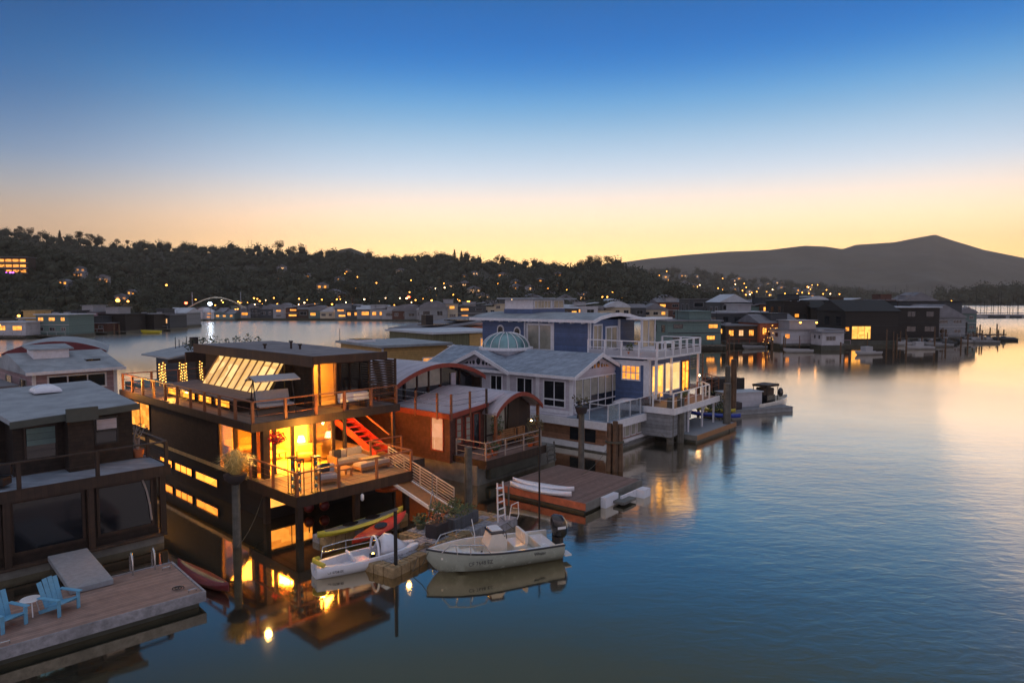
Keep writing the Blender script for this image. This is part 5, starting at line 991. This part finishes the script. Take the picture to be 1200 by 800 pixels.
hb(1062,396,15,14,8.3,'long flat-roofed dark green house, highest near the pier end','slate_siding','far_dark',2,'flat','.......-',heading=6,trim='far_white')
hb(1078,399,12,10,4.6,'grey weathered house cluttered with ladders and gable frames at the pier end','grey_siding','far_roof',2,'gable','......',heading=8,trim='far_white')
hb(1112,397,5,5,3.2,'small dark shed between the cluttered house and the last green one','black_wood','far_roof',1,'gable','.',heading=8,trim='far_dark')
hb(1120,394,6,7,5.2,'last pale green house with a rounded roof at the pier end','teal_siding','far_roof',2,'arch','....',heading=8,trim='far_white')
for px,py,x,l in ((938,374,.0,'left'),(957,375,0,'right')):
    p=AT(px*1.0,378 ,G(915,408)[1]-.5); o=empty('porch_lamp',p,0,l+' of two orange lamps on the roof edge of the low white-panelled houseboat','lamp'); MB().ball((0,0,0),.22,.22,.16,2).build('bulb','far_lamp',o); MB().bar((0,0,-.5),(0,0,-.1),.08).build('bracket','black_metal',o)
for i,(px,py,r_,l) in enumerate(((870,409,0,'dark rowing boat by the twinkling-light houseboat'),(918,413,0,'long low punt in front of the white-panelled houseboat'),(1002,416,0,'small pale dinghy with a cabin below the golden window'),(1060,409,0,'white cabin boat at the cluttered grey house'),(1085,406,0,'grey skiff amid the clutter near the pier end'),(1165,398,0,'outermost dark boat beyond the pier end'),(1140,402,0,'open boat moored to the outer posts'))):
    p=G(px,py); o=empty('rowing_boat',(p[0],p[1],0),rnd.uniform(-10,20),l,'boat'); MB().loft(hull_rings(5.5,1.7,.6,.15,.3,.5,8,.25)).build('hull','far_white' if i in(1,2,3) else 'grey_siding',o); part(o,'thwart','pile_wood',(2.2,2.5,-.6,.6,.45,.5))
    if i in (2,3): part(o,'cabin','far_white',(1.8,3.4,-.6,.6,.35,1.5))
PP=[(1047,412),(1062,410),(1080,408),(1095,409),(1108,408),(1126,406),(1134,404),(1140,400),(1148,398),(1160,396),(1168,394),(1176,397),(860,402),(905,411),(985,414)]
for i,(px,py) in enumerate(PP): pile_at(px,py,py-rnd.uniform(10,18),.16,'old_pile_wood','thin mooring post along the pier of the right-hand houseboats',name='mooring_post',group='mooring posts of the right-hand pier')
pr=empty('pier',(G(880,402)[0],G(880,402)[1],0),0,'dark walkway pier running along the right-hand houseboats','pier')
q0=Vector(G(830,403)); q1=Vector(G(1176,395)); MB().bar(Vector((0,0,.7))+q0-pr.location,Vector((0,0,.7))+q1-pr.location,1.6,.3).build('walkway','old_pile_wood',pr)
# --- far left cluster
FL=[(-8,397,9,'white_siding','far_pale_roof','flat','ll',3.2,'houseboat with a bright yellow lit window at the far left edge'),
(22,395,8,'ochre_siding','far_pale_roof','flat','o-',4.0,'ochre houseboat glowing from a porch lamp, second from the left of the far row'),
(43,396,9,'teal_siding','far_pale_roof','flat','...ooo',5.0,'two-storey pale green houseboat with orange bay windows in the far left row'),
(75,392,7,'olive_siding','far_roof','flat','.-',3.8,'olive houseboat under a white roof line, right of the pale green one'),
(84,391,8,'mauve_siding','far_roof','flat','p.pd',5.2,'pinkish houseboat with turquoise panel in the far left row'),
(98,392,7,'red_siding','far_roof','flat','..',2.2,'low dark red houseboat at the waterline of the far left row'),
(113,391,9,'black_wood','far_dark','flat','--',4.6,'large black boathouse, biggest dark block of the far left row'),
(148,389,9,'black_wood','far_roof','flat','.-',4.4,'second black boathouse right of the biggest one'),
(178,388,6,'slate_siding','far_roof','flat','.p',4.0,'dark houseboat with cluttered deck at the tip of the far left pier'),
(196,384,7,'grey_siding','far_pale_roof','gablex','..',4.2,'grey house with a pale pitched roof behind the pier tip')]
for px,py,w_,wm,rm,rf,lt,hh_,lb in FL: hb(px,py,w_,9,hh_,lb,wm,rm,2 if len(lt)>3 else 1,rf,lt,heading=-6,trim='far_white' if wm!='black_wood' else 'far_dark')
for px,py,l in ((8,396,'small white runabout at the far left edge'),(165,391,'yellow rowing boat before the black boathouse')):
    p=G(px,py); o=empty('rowing_boat',(p[0],p[1],0),5,l,'boat'); MB().loft(hull_rings(5.5,1.9,.9,.15,.3,.5,8,.25)).build('hull','yellow_plastic' if px>100 else 'far_white',o); part(o,'thwart','pile_wood',(2.2,2.5,-.7,.7,.6,.66))
for i,(px,py) in enumerate(((203,386),(209,386),(134,392),(140,392))): pile_at(px,py,py-12,.2,'old_pile_wood','dark mooring post off the tip of the far left pier',name='mooring_post',group='mooring posts of the far left pier')
# --- far shore row in the centre
cols=['grey_siding','white_siding','slate_siding','teal_siding','brown_siding','cream_siding','red_siding','far_white']
cn=['grey','white','slate-dark','pale teal','brown','cream','dark red','off-white']
rfs=['flat','gable','flat','shed','gablex','arch']; rn={'flat':'flat roof','gable':'gabled roof','shed':'slanted roof','gablex':'long ridge roof','arch':'rounded roof'}
ordn=['first','second','third','fourth','fifth','sixth','seventh','eighth','ninth','tenth','eleventh','twelfth','thirteenth','fourteenth','fifteenth','sixteenth','seventeenth','eighteenth','nineteenth','twentieth']
q=random.Random(11)
def row(x0,x1,n_,yf,area_,zs=(3,5.2),wd=(7,12),litp=.3,hd=0):
    for i in range(n_):
        px=x0+(x1-x0)*(i+.2+q.uniform(-.15,.15))/n_; ci=q.randrange(8); rf=rfs[q.randrange(6)]; k=q.choice([2,3,4]); lt=''.join('l' if q.random()<litp*.5 else ('o' if q.random()<litp*.4 else '.') for _ in range(k))
        n_lit=sum(c!='.' for c in lt); st=2 if k==4 else 1
        hb(px,yf(px),q.uniform(*wd),9,q.uniform(*zs)*(1.3 if st==2 else 1)*.9,f"{cn[ci]} houseboat, {rn[rf]}, {ordn[i]} from left in the {area_}",cols[ci],q.choice(['far_roof','far_pale_roof','far_roof']),st,rf,lt,heading=hd+q.uniform(-8,8),deck=False)
row(212,262,4,lambda x:376,'group by the arched bridge',(2.6,3.6),(8,11),.6)
row(262,500,17,lambda x:374.5+.01*(x-262),'far shore row',(3.4,5.4),(9,15),.35)
row(488,790,14,lambda x:378-(x-488)*.012,'row behind the blue roof',(4,6.4),(8,13),.32,8)
row(560,800,12,lambda x:371,'hindmost central row',(5,8),(12,18),.25,8)
row(800,1105,11,lambda x:383,'back row of the right-hand pier',(5.5,8.5),(9,15),.2,8)
row(840,920,5,lambda x:387,'second row beyond the twinkling lights',(5,7.5),(8,12),.3,8)
# --- sailboats
q=random.Random(5)
def sailboat(px,py,mh,label,group):
    p=G(px,py); o=empty('sailboat',(p[0],p[1],0),q.uniform(-30,30),label,'sailboat',group); L_=9
    MB().loft(hull_rings(L_,2.8,1.2,.3,1.0,.5,8,.3)).build('hull','far_white' if q.random()<.6 else 'slate_siding',o); part(o,'cabin','far_white',(3,6,-.8,.8,1.2,1.9)); MB().tube([(3.8,0,1.0),(3.8,0,mh)],.13,5,.08).build('mast','far_dark',o); MB().bar((3.8,0,2.6),(8,0,2.5),.18,.25).build('boom','blue_siding',o)
for i in range(20): sailboat(1128+i*4.2+q.uniform(-1.3,1.3),372.5,q.uniform(8,14),'sailboat with bare mast in the marina line at the right edge','sailboats of the far right marina')
for i in range(34): sailboat(860+i*8.1+q.uniform(-3,3),361,q.uniform(13,26),'sailboat with bare mast far behind the right-hand houseboats','sailboats behind the right-hand houseboats')

b=MB(); q=random.Random(3)
for k in range(70): x,z=q.uniform(-.5,9),q.uniform(.9,4.6); b.ball((x,-1.95+q.uniform(-.3,.2),z),.06,.06,.06,1)
q_=b.build('string_lights','string_light',tw); q_['kind']='stuff'
# clutter along the right-hand pier
q=random.Random(77)
for i in range(26):
    px=q.uniform(1035,1172) if i<17 else q.uniform(850,1030); pile_at(px,(412-(px-850)*.045)+q.uniform(-2,3),(396-(px-850)*.03)+q.uniform(-6,2),q.uniform(.08,.16),'old_pile_wood','thin mooring post along the pier of the right-hand houseboats',name='mooring_post',group='mooring posts of the right-hand pier')
for i in range(16):
    px=q.uniform(1040,1172); p=G(px,405-(px-1040)*.06+q.uniform(-1,2)); o=empty('moored_dinghy',(p[0],p[1],0),q.uniform(-40,60),'small open dinghy in the jumble of boats moored round the right-hand pier end','boat','dinghies round the right-hand pier end')
    MB().loft(hull_rings(q.uniform(3.2,5.5),1.6,.6,.15,.3,.5,8,.3)).build('hull',q.choice(['far_white','grey_siding','slate_siding']),o); part(o,'thwart','pile_wood',(1.4,1.7,-.55,.55,.42,.47)); MB().bev(1.9,2.7,-.4,.4,.35,1.1,.1).build('outboard_or_box',q.choice(['black_plastic','far_white','grey_plastic']),o).name='storage_box'
# ================================================================== hills
from mathutils import noise as mn
def interp(pts,x):
    if x<=pts[0][0]: return pts[0][1]
    for (a,b),(c,d) in zip(pts,pts[1:]):
        if x<=c:
            t=(x-a)/(c-a); return b+(d-b)*t
    return pts[-1][1]
def hill_h(pts,Yr,Y0,x,y,rough):
    px=600+800*x/min(max(y,1),Yr*1.15)
    zr=max(0,AT(px,interp(pts,px),Yr)[2])
    t=(y-Y0)/(Yr-Y0)
    if t<0: return -1.5
    pf=(t**1.15)*(y/Yr) if t<=1 else max(0,1-(t-1)*1.6)
    g=mn.noise(Vector((x/(Yr*.12),y/(Yr*.12),3.1)))*.5+mn.noise(Vector((x/(Yr*.04),y/(Yr*.04),1.1)))*.25
    k=min(1,max(0,1-abs(t-1)*3)) if t<=1 else 1
    return max(-1.5,zr*pf+g*rough*zr*(1-k)*min(1,t*4)) + .6
def hill(name,pts,Yr,Y0,m,nx=110,ny=26,rough=.25,back=1.7):
    vs=[];fs=[]
    for j in range(ny+1):
        y=Y0+(Yr-Y0)*back*j/ny
        for i in range(nx+1):
            yy=min(y,Yr*1.15); x0=(pts[0][0]-600)/800*yy; x1=(pts[-1][0]-600)/800*yy; x=x0+(x1-x0)*i/nx; vs.append((x,y,hill_h(pts,Yr,Y0,x,y,rough) if j else -1.5))
    for j in range(ny):
        for i in range(nx): a=j*(nx+1)+i; fs.append((a,a+1,a+nx+2,a+nx+1))
    return MB().add(vs,fs,True).build(name,m,kind='structure',fix=False)
mat('hill_soil',(.045,.042,.028),.95,.4,.02,bump=0); mat('mountain_soil',(.06,.055,.045),.95,.8,.004,bump=0)
H1=[(-160,275),(0,292),(60,300),(105,314),(150,334),(190,346),(240,352)]
H2=[(-260,260),(-60,266),(0,273),(60,281),(100,285),(200,292),(300,296),(340,297),(400,302),(480,306),(520,304),(560,306),(620,312),(700,322),(760,334),(830,349),(860,352)]
H2b=[(625,350),(650,336),(690,316),(715,315),(740,325),(770,338),(815,350)]
H2c=[(360,315),(385,300),(400,292),(412,290),(425,295),(440,303),(470,315)]
H3b=[(690,340),(735,321),(780,318),(830,322),(880,330),(940,336),(1000,343),(1060,350)]
H3=[(560,345),(640,325),(700,312),(725,308),(760,303),(800,299),(850,295),(900,293),(940,288),(965,289),(985,292),(1000,287),(1045,284),(1075,278),(1092,275),(1110,281),(1150,293),(1200,303),(1300,318),(1420,335)]
H4=[(1095,350.5),(1120,348),(1140,346),(1200,345),(1330,344)]
hill('hill',H1,430,318,'hill_soil'); hill('hill',H2,900,345,'hill_soil',150,30); hill('hill',H2b,720,470,'hill_soil',60,20); hill('hill',H2c,1700,1200,'hill_soil',40,12)
hill('hill',H3b,2000,1250,'hill_soil',80,20); hill('mountain',H3,4500,2400,'mountain_soil',260,40,.3,1.25); hill('shore_spit',H4,1150,1040,'hill_soil',30,8)
MB().box(-900,98,312,400,-2,.9).build('shore_ground','hill_soil',kind='structure')
# forests: crumpled clumps joined into one object each
def blob(seed):
    bm=bmesh.new(); bmesh.ops.create_icosphere(bm,subdivisions=1,radius=1); q=random.Random(seed)
    for v in bm.verts: v.co*=q.uniform(.6,1.1)
    v=[tuple(a.co) for a in bm.verts]; f=[[a.index for a in g.verts] for g in bm.faces]; bm.free()
    for _ in range(80):
        d=Vector((q.gauss(0,1),q.gauss(0,1),q.gauss(.2,1))).normalized(); p=d*q.uniform(.7,1.4); e=Vector((q.gauss(0,1),q.gauss(0,1),q.gauss(0,1))).normalized()*.17; s=e.orthogonal().normalized()*.2
        b=len(v); v+=[tuple(p-e),tuple(p+s),tuple(p+e)]; f.append([b,b+1,b+2])
    return np.array(v),np.array([x for x in f])
BL=[blob(i) for i in range(6)]
def forest(name,label,places,m='tree_leaves'):
    V=[];Fc=[];off=0
    for x,y,z,r,h in places:
        v,f=BL[rnd.randrange(6)]; a=rnd.uniform(0,6.28); c,s=math.cos(a),math.sin(a)
        q=np.empty_like(v); q[:,0]=x+r*(v[:,0]*c-v[:,1]*s); q[:,1]=y+r*(v[:,0]*s+v[:,1]*c); q[:,2]=z+h*(.75+v[:,2]*.85)
        V.append(q);Fc.append(f+off);off+=len(v)
    V=np.concatenate(V);Fc=np.concatenate(Fc); me=bpy.data.meshes.new(name); me.vertices.add(len(V)); me.vertices.foreach_set('co',V.ravel())
    me.loops.add(Fc.size); me.loops.foreach_set('vertex_index',Fc.ravel().astype(np.int32)); me.polygons.add(len(Fc)); me.polygons.foreach_set('loop_start',np.arange(0,Fc.size,3,dtype=np.int32)); me.polygons.foreach_set('loop_total',np.full(len(Fc),3,dtype=np.int32)); me.update(); me.validate()
    o=bpy.data.objects.new(name,me); COL.objects.link(o); me.materials.append(MATS[m]); return tag(o,label,'forest',None,'stuff')
def scatter(pts,Yr,Y0,n,r0,r1,rough=.25,pow_=1.0,px0=None,px1=None,keep=None):
    out=[]; a=pts[0][0] if px0 is None else px0; b=pts[-1][0] if px1 is None else px1
    while len(out)<n:
        px=rnd.uniform(a,b); t=rnd.random()**pow_*1.03; y=Y0+(Yr-Y0)*t; x=(px-600)/800*y
        if abs(600+800*x/y-600)>760: continue
        if keep and mn.noise(Vector((x/60,y/60,0)))<keep: continue
        z=hill_h(pts,Yr,Y0,x,y,rough); r=rnd.uniform(r0,r1)*rnd.uniform(.7,1.15); out.append((x,y,z-.5,r,r*rnd.uniform(.8,1.5)))
    return out
forest('forest','dense dark wood covering the near hill at the left',scatter(H1,430,318,1900,1.8,3.6))
forest('forest','wood covering the long ridge across the middle distance',scatter(H2,900,345,6500,2.6,5.4,keep=-.35))
forest('forest','dark wood on the knoll right of centre',scatter(H2b,720,470,900,3.5,7))
forest('forest','scattered trees on the hazy low hill before the mountain',scatter(H3b,2000,1250,1300,5,9,keep=-.1))
forest('forest','tree belt on the low spit at the right edge',[(x,y,z,r*1.0,h*1.25) for x,y,z,r,h in scatter(H4,1150,1045,420,4,8,pow_=.7)])
q=random.Random(9)
forest('shore_trees','low trees and bushes along the far shore',[((px-600)/800*Y,Y,.6,r,r*1.2) for px,Y,r in [(q.uniform(-20,840),q.uniform(335,395),q.uniform(2,4.2)) for _ in range(520)]])
# individual trees
def tree_proto(kind,seed):
    q=random.Random(seed); o=empty('tree',(0,0,0),q.uniform(0,360)); b=MB(); H_=1.0
    b.tube([(0,0,-.05),(.01,0,.3),(q.uniform(-.04,.04),0,.75)],.035,7,.012); lm=[]
    for k in range(7):
        a=q.uniform(0,6.28); z=q.uniform(.3,.6); e=(math.cos(a)*q.uniform(.15,.3),math.sin(a)*q.uniform(.15,.3),z+q.uniform(.12,.28)); b.tube([(0,0,z-.05),e],.016,5,.006); lm.append(e)
    b.build('trunk','bark',o); c=MB()
    if kind=='round':
        for e in lm+[(0,0,.8),(.05,.05,.7)]: c.leaves((e[0],e[1],e[2]+.04),q.uniform(.13,.2),q.uniform(.13,.2),q.uniform(.09,.15),120,.05,q.randrange(999),.2)
    elif kind=='umbrella':
        for e in lm+[(0,0,.82),(.1,-.1,.8)]: c.leaves((e[0]*1.3,e[1]*1.3,max(.72,e[2]+.1)),.17,.17,.07,120,.05,q.randrange(999),.1)
    else:
        for k in range(9): z=.2+k*.09; r=.2*(1-k/10); c.leaves((0,0,z),r,r,.07,90,.055,q.randrange(999),.1)
    c.build('crown','tree_leaves',o); return o
protos=[(k,tree_proto(k,s)) for k,s in (('round',1),('round',2),('round',3),('umbrella',4),('conifer',5),('conifer',6))]; used=set()
def tree(px,py_base,Y,h,k,label,group=None,z=None):
    o0=protos[k][1]
    if k in used: o=dup(o0)
    else: o=o0; used.add(k)
    x=(px-600)/800*Y; zz_=AT(px,py_base,Y)[2] if z is None else z
    o.location=(x,Y,zz_); o.scale=(h*rnd.uniform(.9,1.15),h*rnd.uniform(.9,1.15),h); o.rotation_euler=(0,0,rnd.uniform(0,6.28)); tag(o,label,'tree',group); return o
for px,py,h,k,l in ((413,357,15,3,'large umbrella-shaped tree standing above the far shore lamps'),(385,358,9,0,'round tree just left of the umbrella-shaped shore tree'),(445,358,10,1,'broad bushy tree just right of the umbrella-shaped shore tree'),(470,358,9,2,'round shore tree second to the right of the umbrella-shaped tree'),(490,356,9,5,'slim conifer on the far shore right of the round trees'),(322,360,10,1,'broad shore tree behind the amber lamps, left of centre'),(345,360,9,0,'smaller round tree right of the broad shore tree behind the amber lamps'),(255,358,11,0,'round tree behind the arched bridge'),(175,350,13,1,'bushy tree above the grey pitched-roof house at left'),(222,357,13,2,'round dark tree at the foot of the near left hill'),(657,348,9,4,'small conifer above the blue house roof'),(300,360,8,2,'low round tree right of the arched bridge')):
    tree(px,py,335 if px!=657 else 520,h*(1 if px!=657 else 1.6),k,l,z=.8 if px!=657 else None)
q=random.Random(21)
RID=[(28,12,0),(38,11,1),(52,9,2),(74,12,4),(87,9,1),(98,14,0),(110,12,2),(122,10,1),(140,9,0),(152,8,2),(168,9,1),(182,7,0),(200,7,4),(327,14,1),(345,10,0),(533,12,4),(541,11,5),(555,7,0),(582,9,1),(590,8,2),(626,7,0)]
for px,h,k in RID: tree(px,interp(H2,px)+2,895,h*1.35,k,'lone tree standing up from the skyline of the long wooded ridge','trees on the ridge skyline')
for px,h,k in ((672,9,4),(680,12,1),(690,13,0),(702,12,1),(712,12,2),(722,9,0),(733,10,4),(740,9,5),(748,8,4)): tree(px,interp(H2b,px)+2,715,h*1.35,k,'tree on the crest of the dark knoll right of centre','trees on the knoll crest')
for k,o in protos:
    if protos.index((k,o)) not in used: pass
# antennas
for i,px in enumerate((291,295)):
    p=AT(px,297,880); o=empty('antenna_mast',p,0,('left','right')[i]+' of two thin antenna masts on the ridge skyline','antenna'); MB().tube([(0,0,-2),(0,0,17)],.28,5,.15).build('mast','far_dark',o)
# hillside houses and lights
def hhouse(px,Y,z,w_,h_,m,label,group,lm='far_lit',n_=1,lamp=None):
    o=empty('hillside_house',((px-600)/800*Y,Y,z),rnd.uniform(-25,25),label,'house',group)
    part(o,'wall',m,(-w_/2,w_/2,0,w_*.8,-3,h_)); MB().ext([(-w_/2-.5,h_),(0,h_+w_*.22),(w_/2+.5,h_)],'y',-.5,w_*.8+.5).build('roof','far_roof',o)
    for k in range(n_):
        x=-w_/2+w_*(k+.5)/n_; part(o,'window',lm,(x-w_*.14/n_**.4,x+w_*.14/n_**.4,-.12,-.01,h_*.4,h_*.8))
    return o
q=random.Random(33)
hm=['grey_siding','far_white','brown_siding','cream_siding']
def hillspot(pts,Yr,Y0,px,t): 
    y=Y0+(Yr-Y0)*t; x=(px-600)/800*y; return y,hill_h(pts,Yr,Y0,x,y,.25)
for i in range(44):
    px=q.choice([q.uniform(330,480),q.uniform(480,680),q.uniform(540,690)]); t=q.uniform(.1,.72); y,z=hillspot(H2,900,345,px,t)
    hhouse(px,y,z+3.5,q.uniform(6,10),q.uniform(3,4.6),q.choice(hm),'small house with a lit window among the trees of the long wooded ridge','houses on the long wooded ridge',q.choice(['far_lit','far_lit_pale','far_lit']),q.choice([1,1,2]))
for i in range(42):
    px=q.uniform(742,960); t=q.uniform(.1,.92); y,z=hillspot(H3b,2000,1250,px,t)
    hhouse(px,y,z+7,q.uniform(10,18),q.uniform(6,9),q.choice(hm),'tiny house with a lit window on the hazy hill before the mountain','houses on the hazy hill',q.choice(['far_lit','far_lit_pale']),1)
for i in range(6):
    px=q.uniform(30,175); t=q.uniform(.2,.8); y,z=hillspot(H1,430,318,px,t)
    hhouse(px,y,z+4,q.uniform(4,6),q.uniform(2.2,3.2),q.choice(hm),'small house half hidden in the wood of the near left hill','houses on the near left hill','lit_dim' if i%3 else 'far_lit',2)
o=hhouse(122,385,AT(122,336,385)[2],6.5,5.6,'far_white','pale two-window house alone on the dark slope of the near left hill',None,'lit_dim',2)
ap=empty('apartment_block',AT(10,321,390),8,'terraced building with three bright lit floors and a violet strip on the near left hill','building'); 
part(ap,'wall','brown_siding',(-9,10,0,9,-3,9.5))
for k in range(3):
    for j in range(5): part(ap,'window','far_lit' if j>3 else 'lit_orange',(-8.6+j*3.7,-5.6+j*3.7,-.15,-.01,.9+k*3,2.4+k*3))
    part(ap,'floor_slab','far_white',(-9.3,10.6,-1.2,-.16,.2+k*3,.5+k*3))
part(ap,'light_strip','violet_light',(-4,4,-1.3,-1.21,.5,.9)); part(ap,'roof','far_roof',(-9.6,10.6,-1,9.4,9.5,9.8))
LN=['far_lamp','far_lamp','far_lamp_white']
def lamp(px,py,Y,r,m,label,group=None,pole=True):
    p=AT(px,py,Y); o=empty('street_lamp',p,0,label,'lamp',group); r*=.85; MB().ball((0,0,0),r,r,r*.8,2).build('lamp_globe',m,o)
    if pole: MB().tube([(0,0,-min(7,max(2,p[2]-.8))),(0,0,-r*.7)],.12,5).build('pole','far_dark',o)
    return o
lamp(246,356,300,.95,'blue_lamp','brightest bluish-white lamp beside the arched bridge'); lamp(218,355,300,.75,'far_lamp_red','red lamp at the left end of the arched bridge'); lamp(138,352,325,1.1,'far_lamp','bright warm lamp above the black boathouses'); lamp(150,353,325,.6,'far_lamp','smaller warm lamp right of the bright one above the black boathouses')
lamp(100,341,380,.5,'far_lamp_white','lone tall white lamp on the near left hill slope'); lamp(195,334,430,.7,'far_lamp','lone amber lamp on the slope above the arched bridge'); lamp(549,354,300,.9,'far_lamp','big round amber lamp left of the blue house roof'); lamp(866,354,360,.6,'far_lamp','amber lamp right of centre above the far roofs'); lamp(838,354,360,.55,'far_lamp_white','white lamp right of centre above the far roofs')
lamp(22,370,150,.35,'far_lamp','porch lamp on the ochre house at far left',None,False); lamp(-2,381,140,.4,'far_lamp','lamp on the quay at the far left edge',None,False); lamp(479,348,345,.8,'far_lamp_red','red lamp on the far shore below the ridge'); lamp(1115,353,250,.35,'far_lamp','small lamp over the long flat-roofed green house')
for i in range(86):
    px=q.uniform(225,560) if i<76 else q.uniform(560,850); py=q.uniform(349,363) if i<76 else q.uniform(347,354)
    lamp(px,py,q.uniform(322,338) if i<76 else q.uniform(420,620),q.uniform(.2,.5),q.choice(LN),'small bright lamp along the far shore road','lamps along the far shore')
for i in range(30): 
    px=q.uniform(400,720); t=q.uniform(.05,.5); y,z=hillspot(H2,900,345,px,t); x=(px-600)/800*y
    o=empty('street_lamp',(x,y,z+8),0,'pinpoint street lamp among the houses on the long wooded ridge','lamp','street lamps on the long wooded ridge'); MB().ball((0,0,0),.5,.5,.5,1).build('lamp_globe',q.choice(LN),o); MB().tube([(0,0,-9),(0,0,-.3)],.12,5).build('pole','far_dark',o)
for i in range(44): 
    px=q.uniform(745,985); t=q.uniform(.02,.9)**1.6; y,z=hillspot(H3b,2000,1250,px,t); x=(px-600)/800*y
    o=empty('street_lamp',(x,y,z+16),0,'pinpoint street lamp on the hazy hill before the mountain','lamp','street lamps on the hazy hill'); MB().ball((0,0,0),1.15,1.15,1.15,1).build('lamp_globe',q.choice(LN),o); MB().tube([(0,0,-14),(0,0,-.6)],.2,5).build('pole','far_dark',o)
# arched footbridge
fb=empty('arched_bridge',(0,0,0),0,'slender arched footbridge with small lamps in the far left background','bridge')
xa,xb=AT(220,362,306)[0],AT(288,362,306)[0]; zb=AT(250,361,306)[2]; zt_=AT(250,348.5,306)[2]
pts_=[(xa+(xb-xa)*t/12,306,zb+(zt_-zb)*math.sin(math.pi*t/12)) for t in range(13)]
MB().tube(pts_,.28,6).build('arch','cream_siding',fb); 
for t in (1,11): b=MB(); b.bar(pts_[t],(pts_[t][0],306,pts_[t][2]+6),.35); b.build('tower','grey_siding',fb)
# dock pylons beyond
for i,(px,py,h) in enumerate(((883,356,7),)):
    p=AT(px,356,230); o=empty('chimney_stack',(p[0],230,0),0,'tall dark flue standing above the roofs left of the tower house','chimney'); MB().tube([(0,0,0),(0,0,AT(px,343,230)[2])],.5,8).build('flue','far_dark',o)
# utility masts along hill base
# ================================================================== haze
m,n=nt('haze'); v=N(n,'ShaderNodeVolumePrincipled'); v.inputs['Color'].default_value=(.95,.82,.68,1); v.inputs['Density'].default_value=.00012; v.inputs['Anisotropy'].default_value=.2
o=N(n,'ShaderNodeOutputMaterial'); n.links.new(v.outputs[0],o.inputs['Volume']); MATS['haze']=m
hz=MB().box(-5200,5200,-250,5900,-3,560).build('haze','haze',kind='stuff'); hz['label']='thin evening haze over the bay fading the far hills'; hz['category']='haze'
for _o in bpy.data.objects:
    if 'label' in _o and len(_o['label'].split())>16: print('LONG',_o['label'])
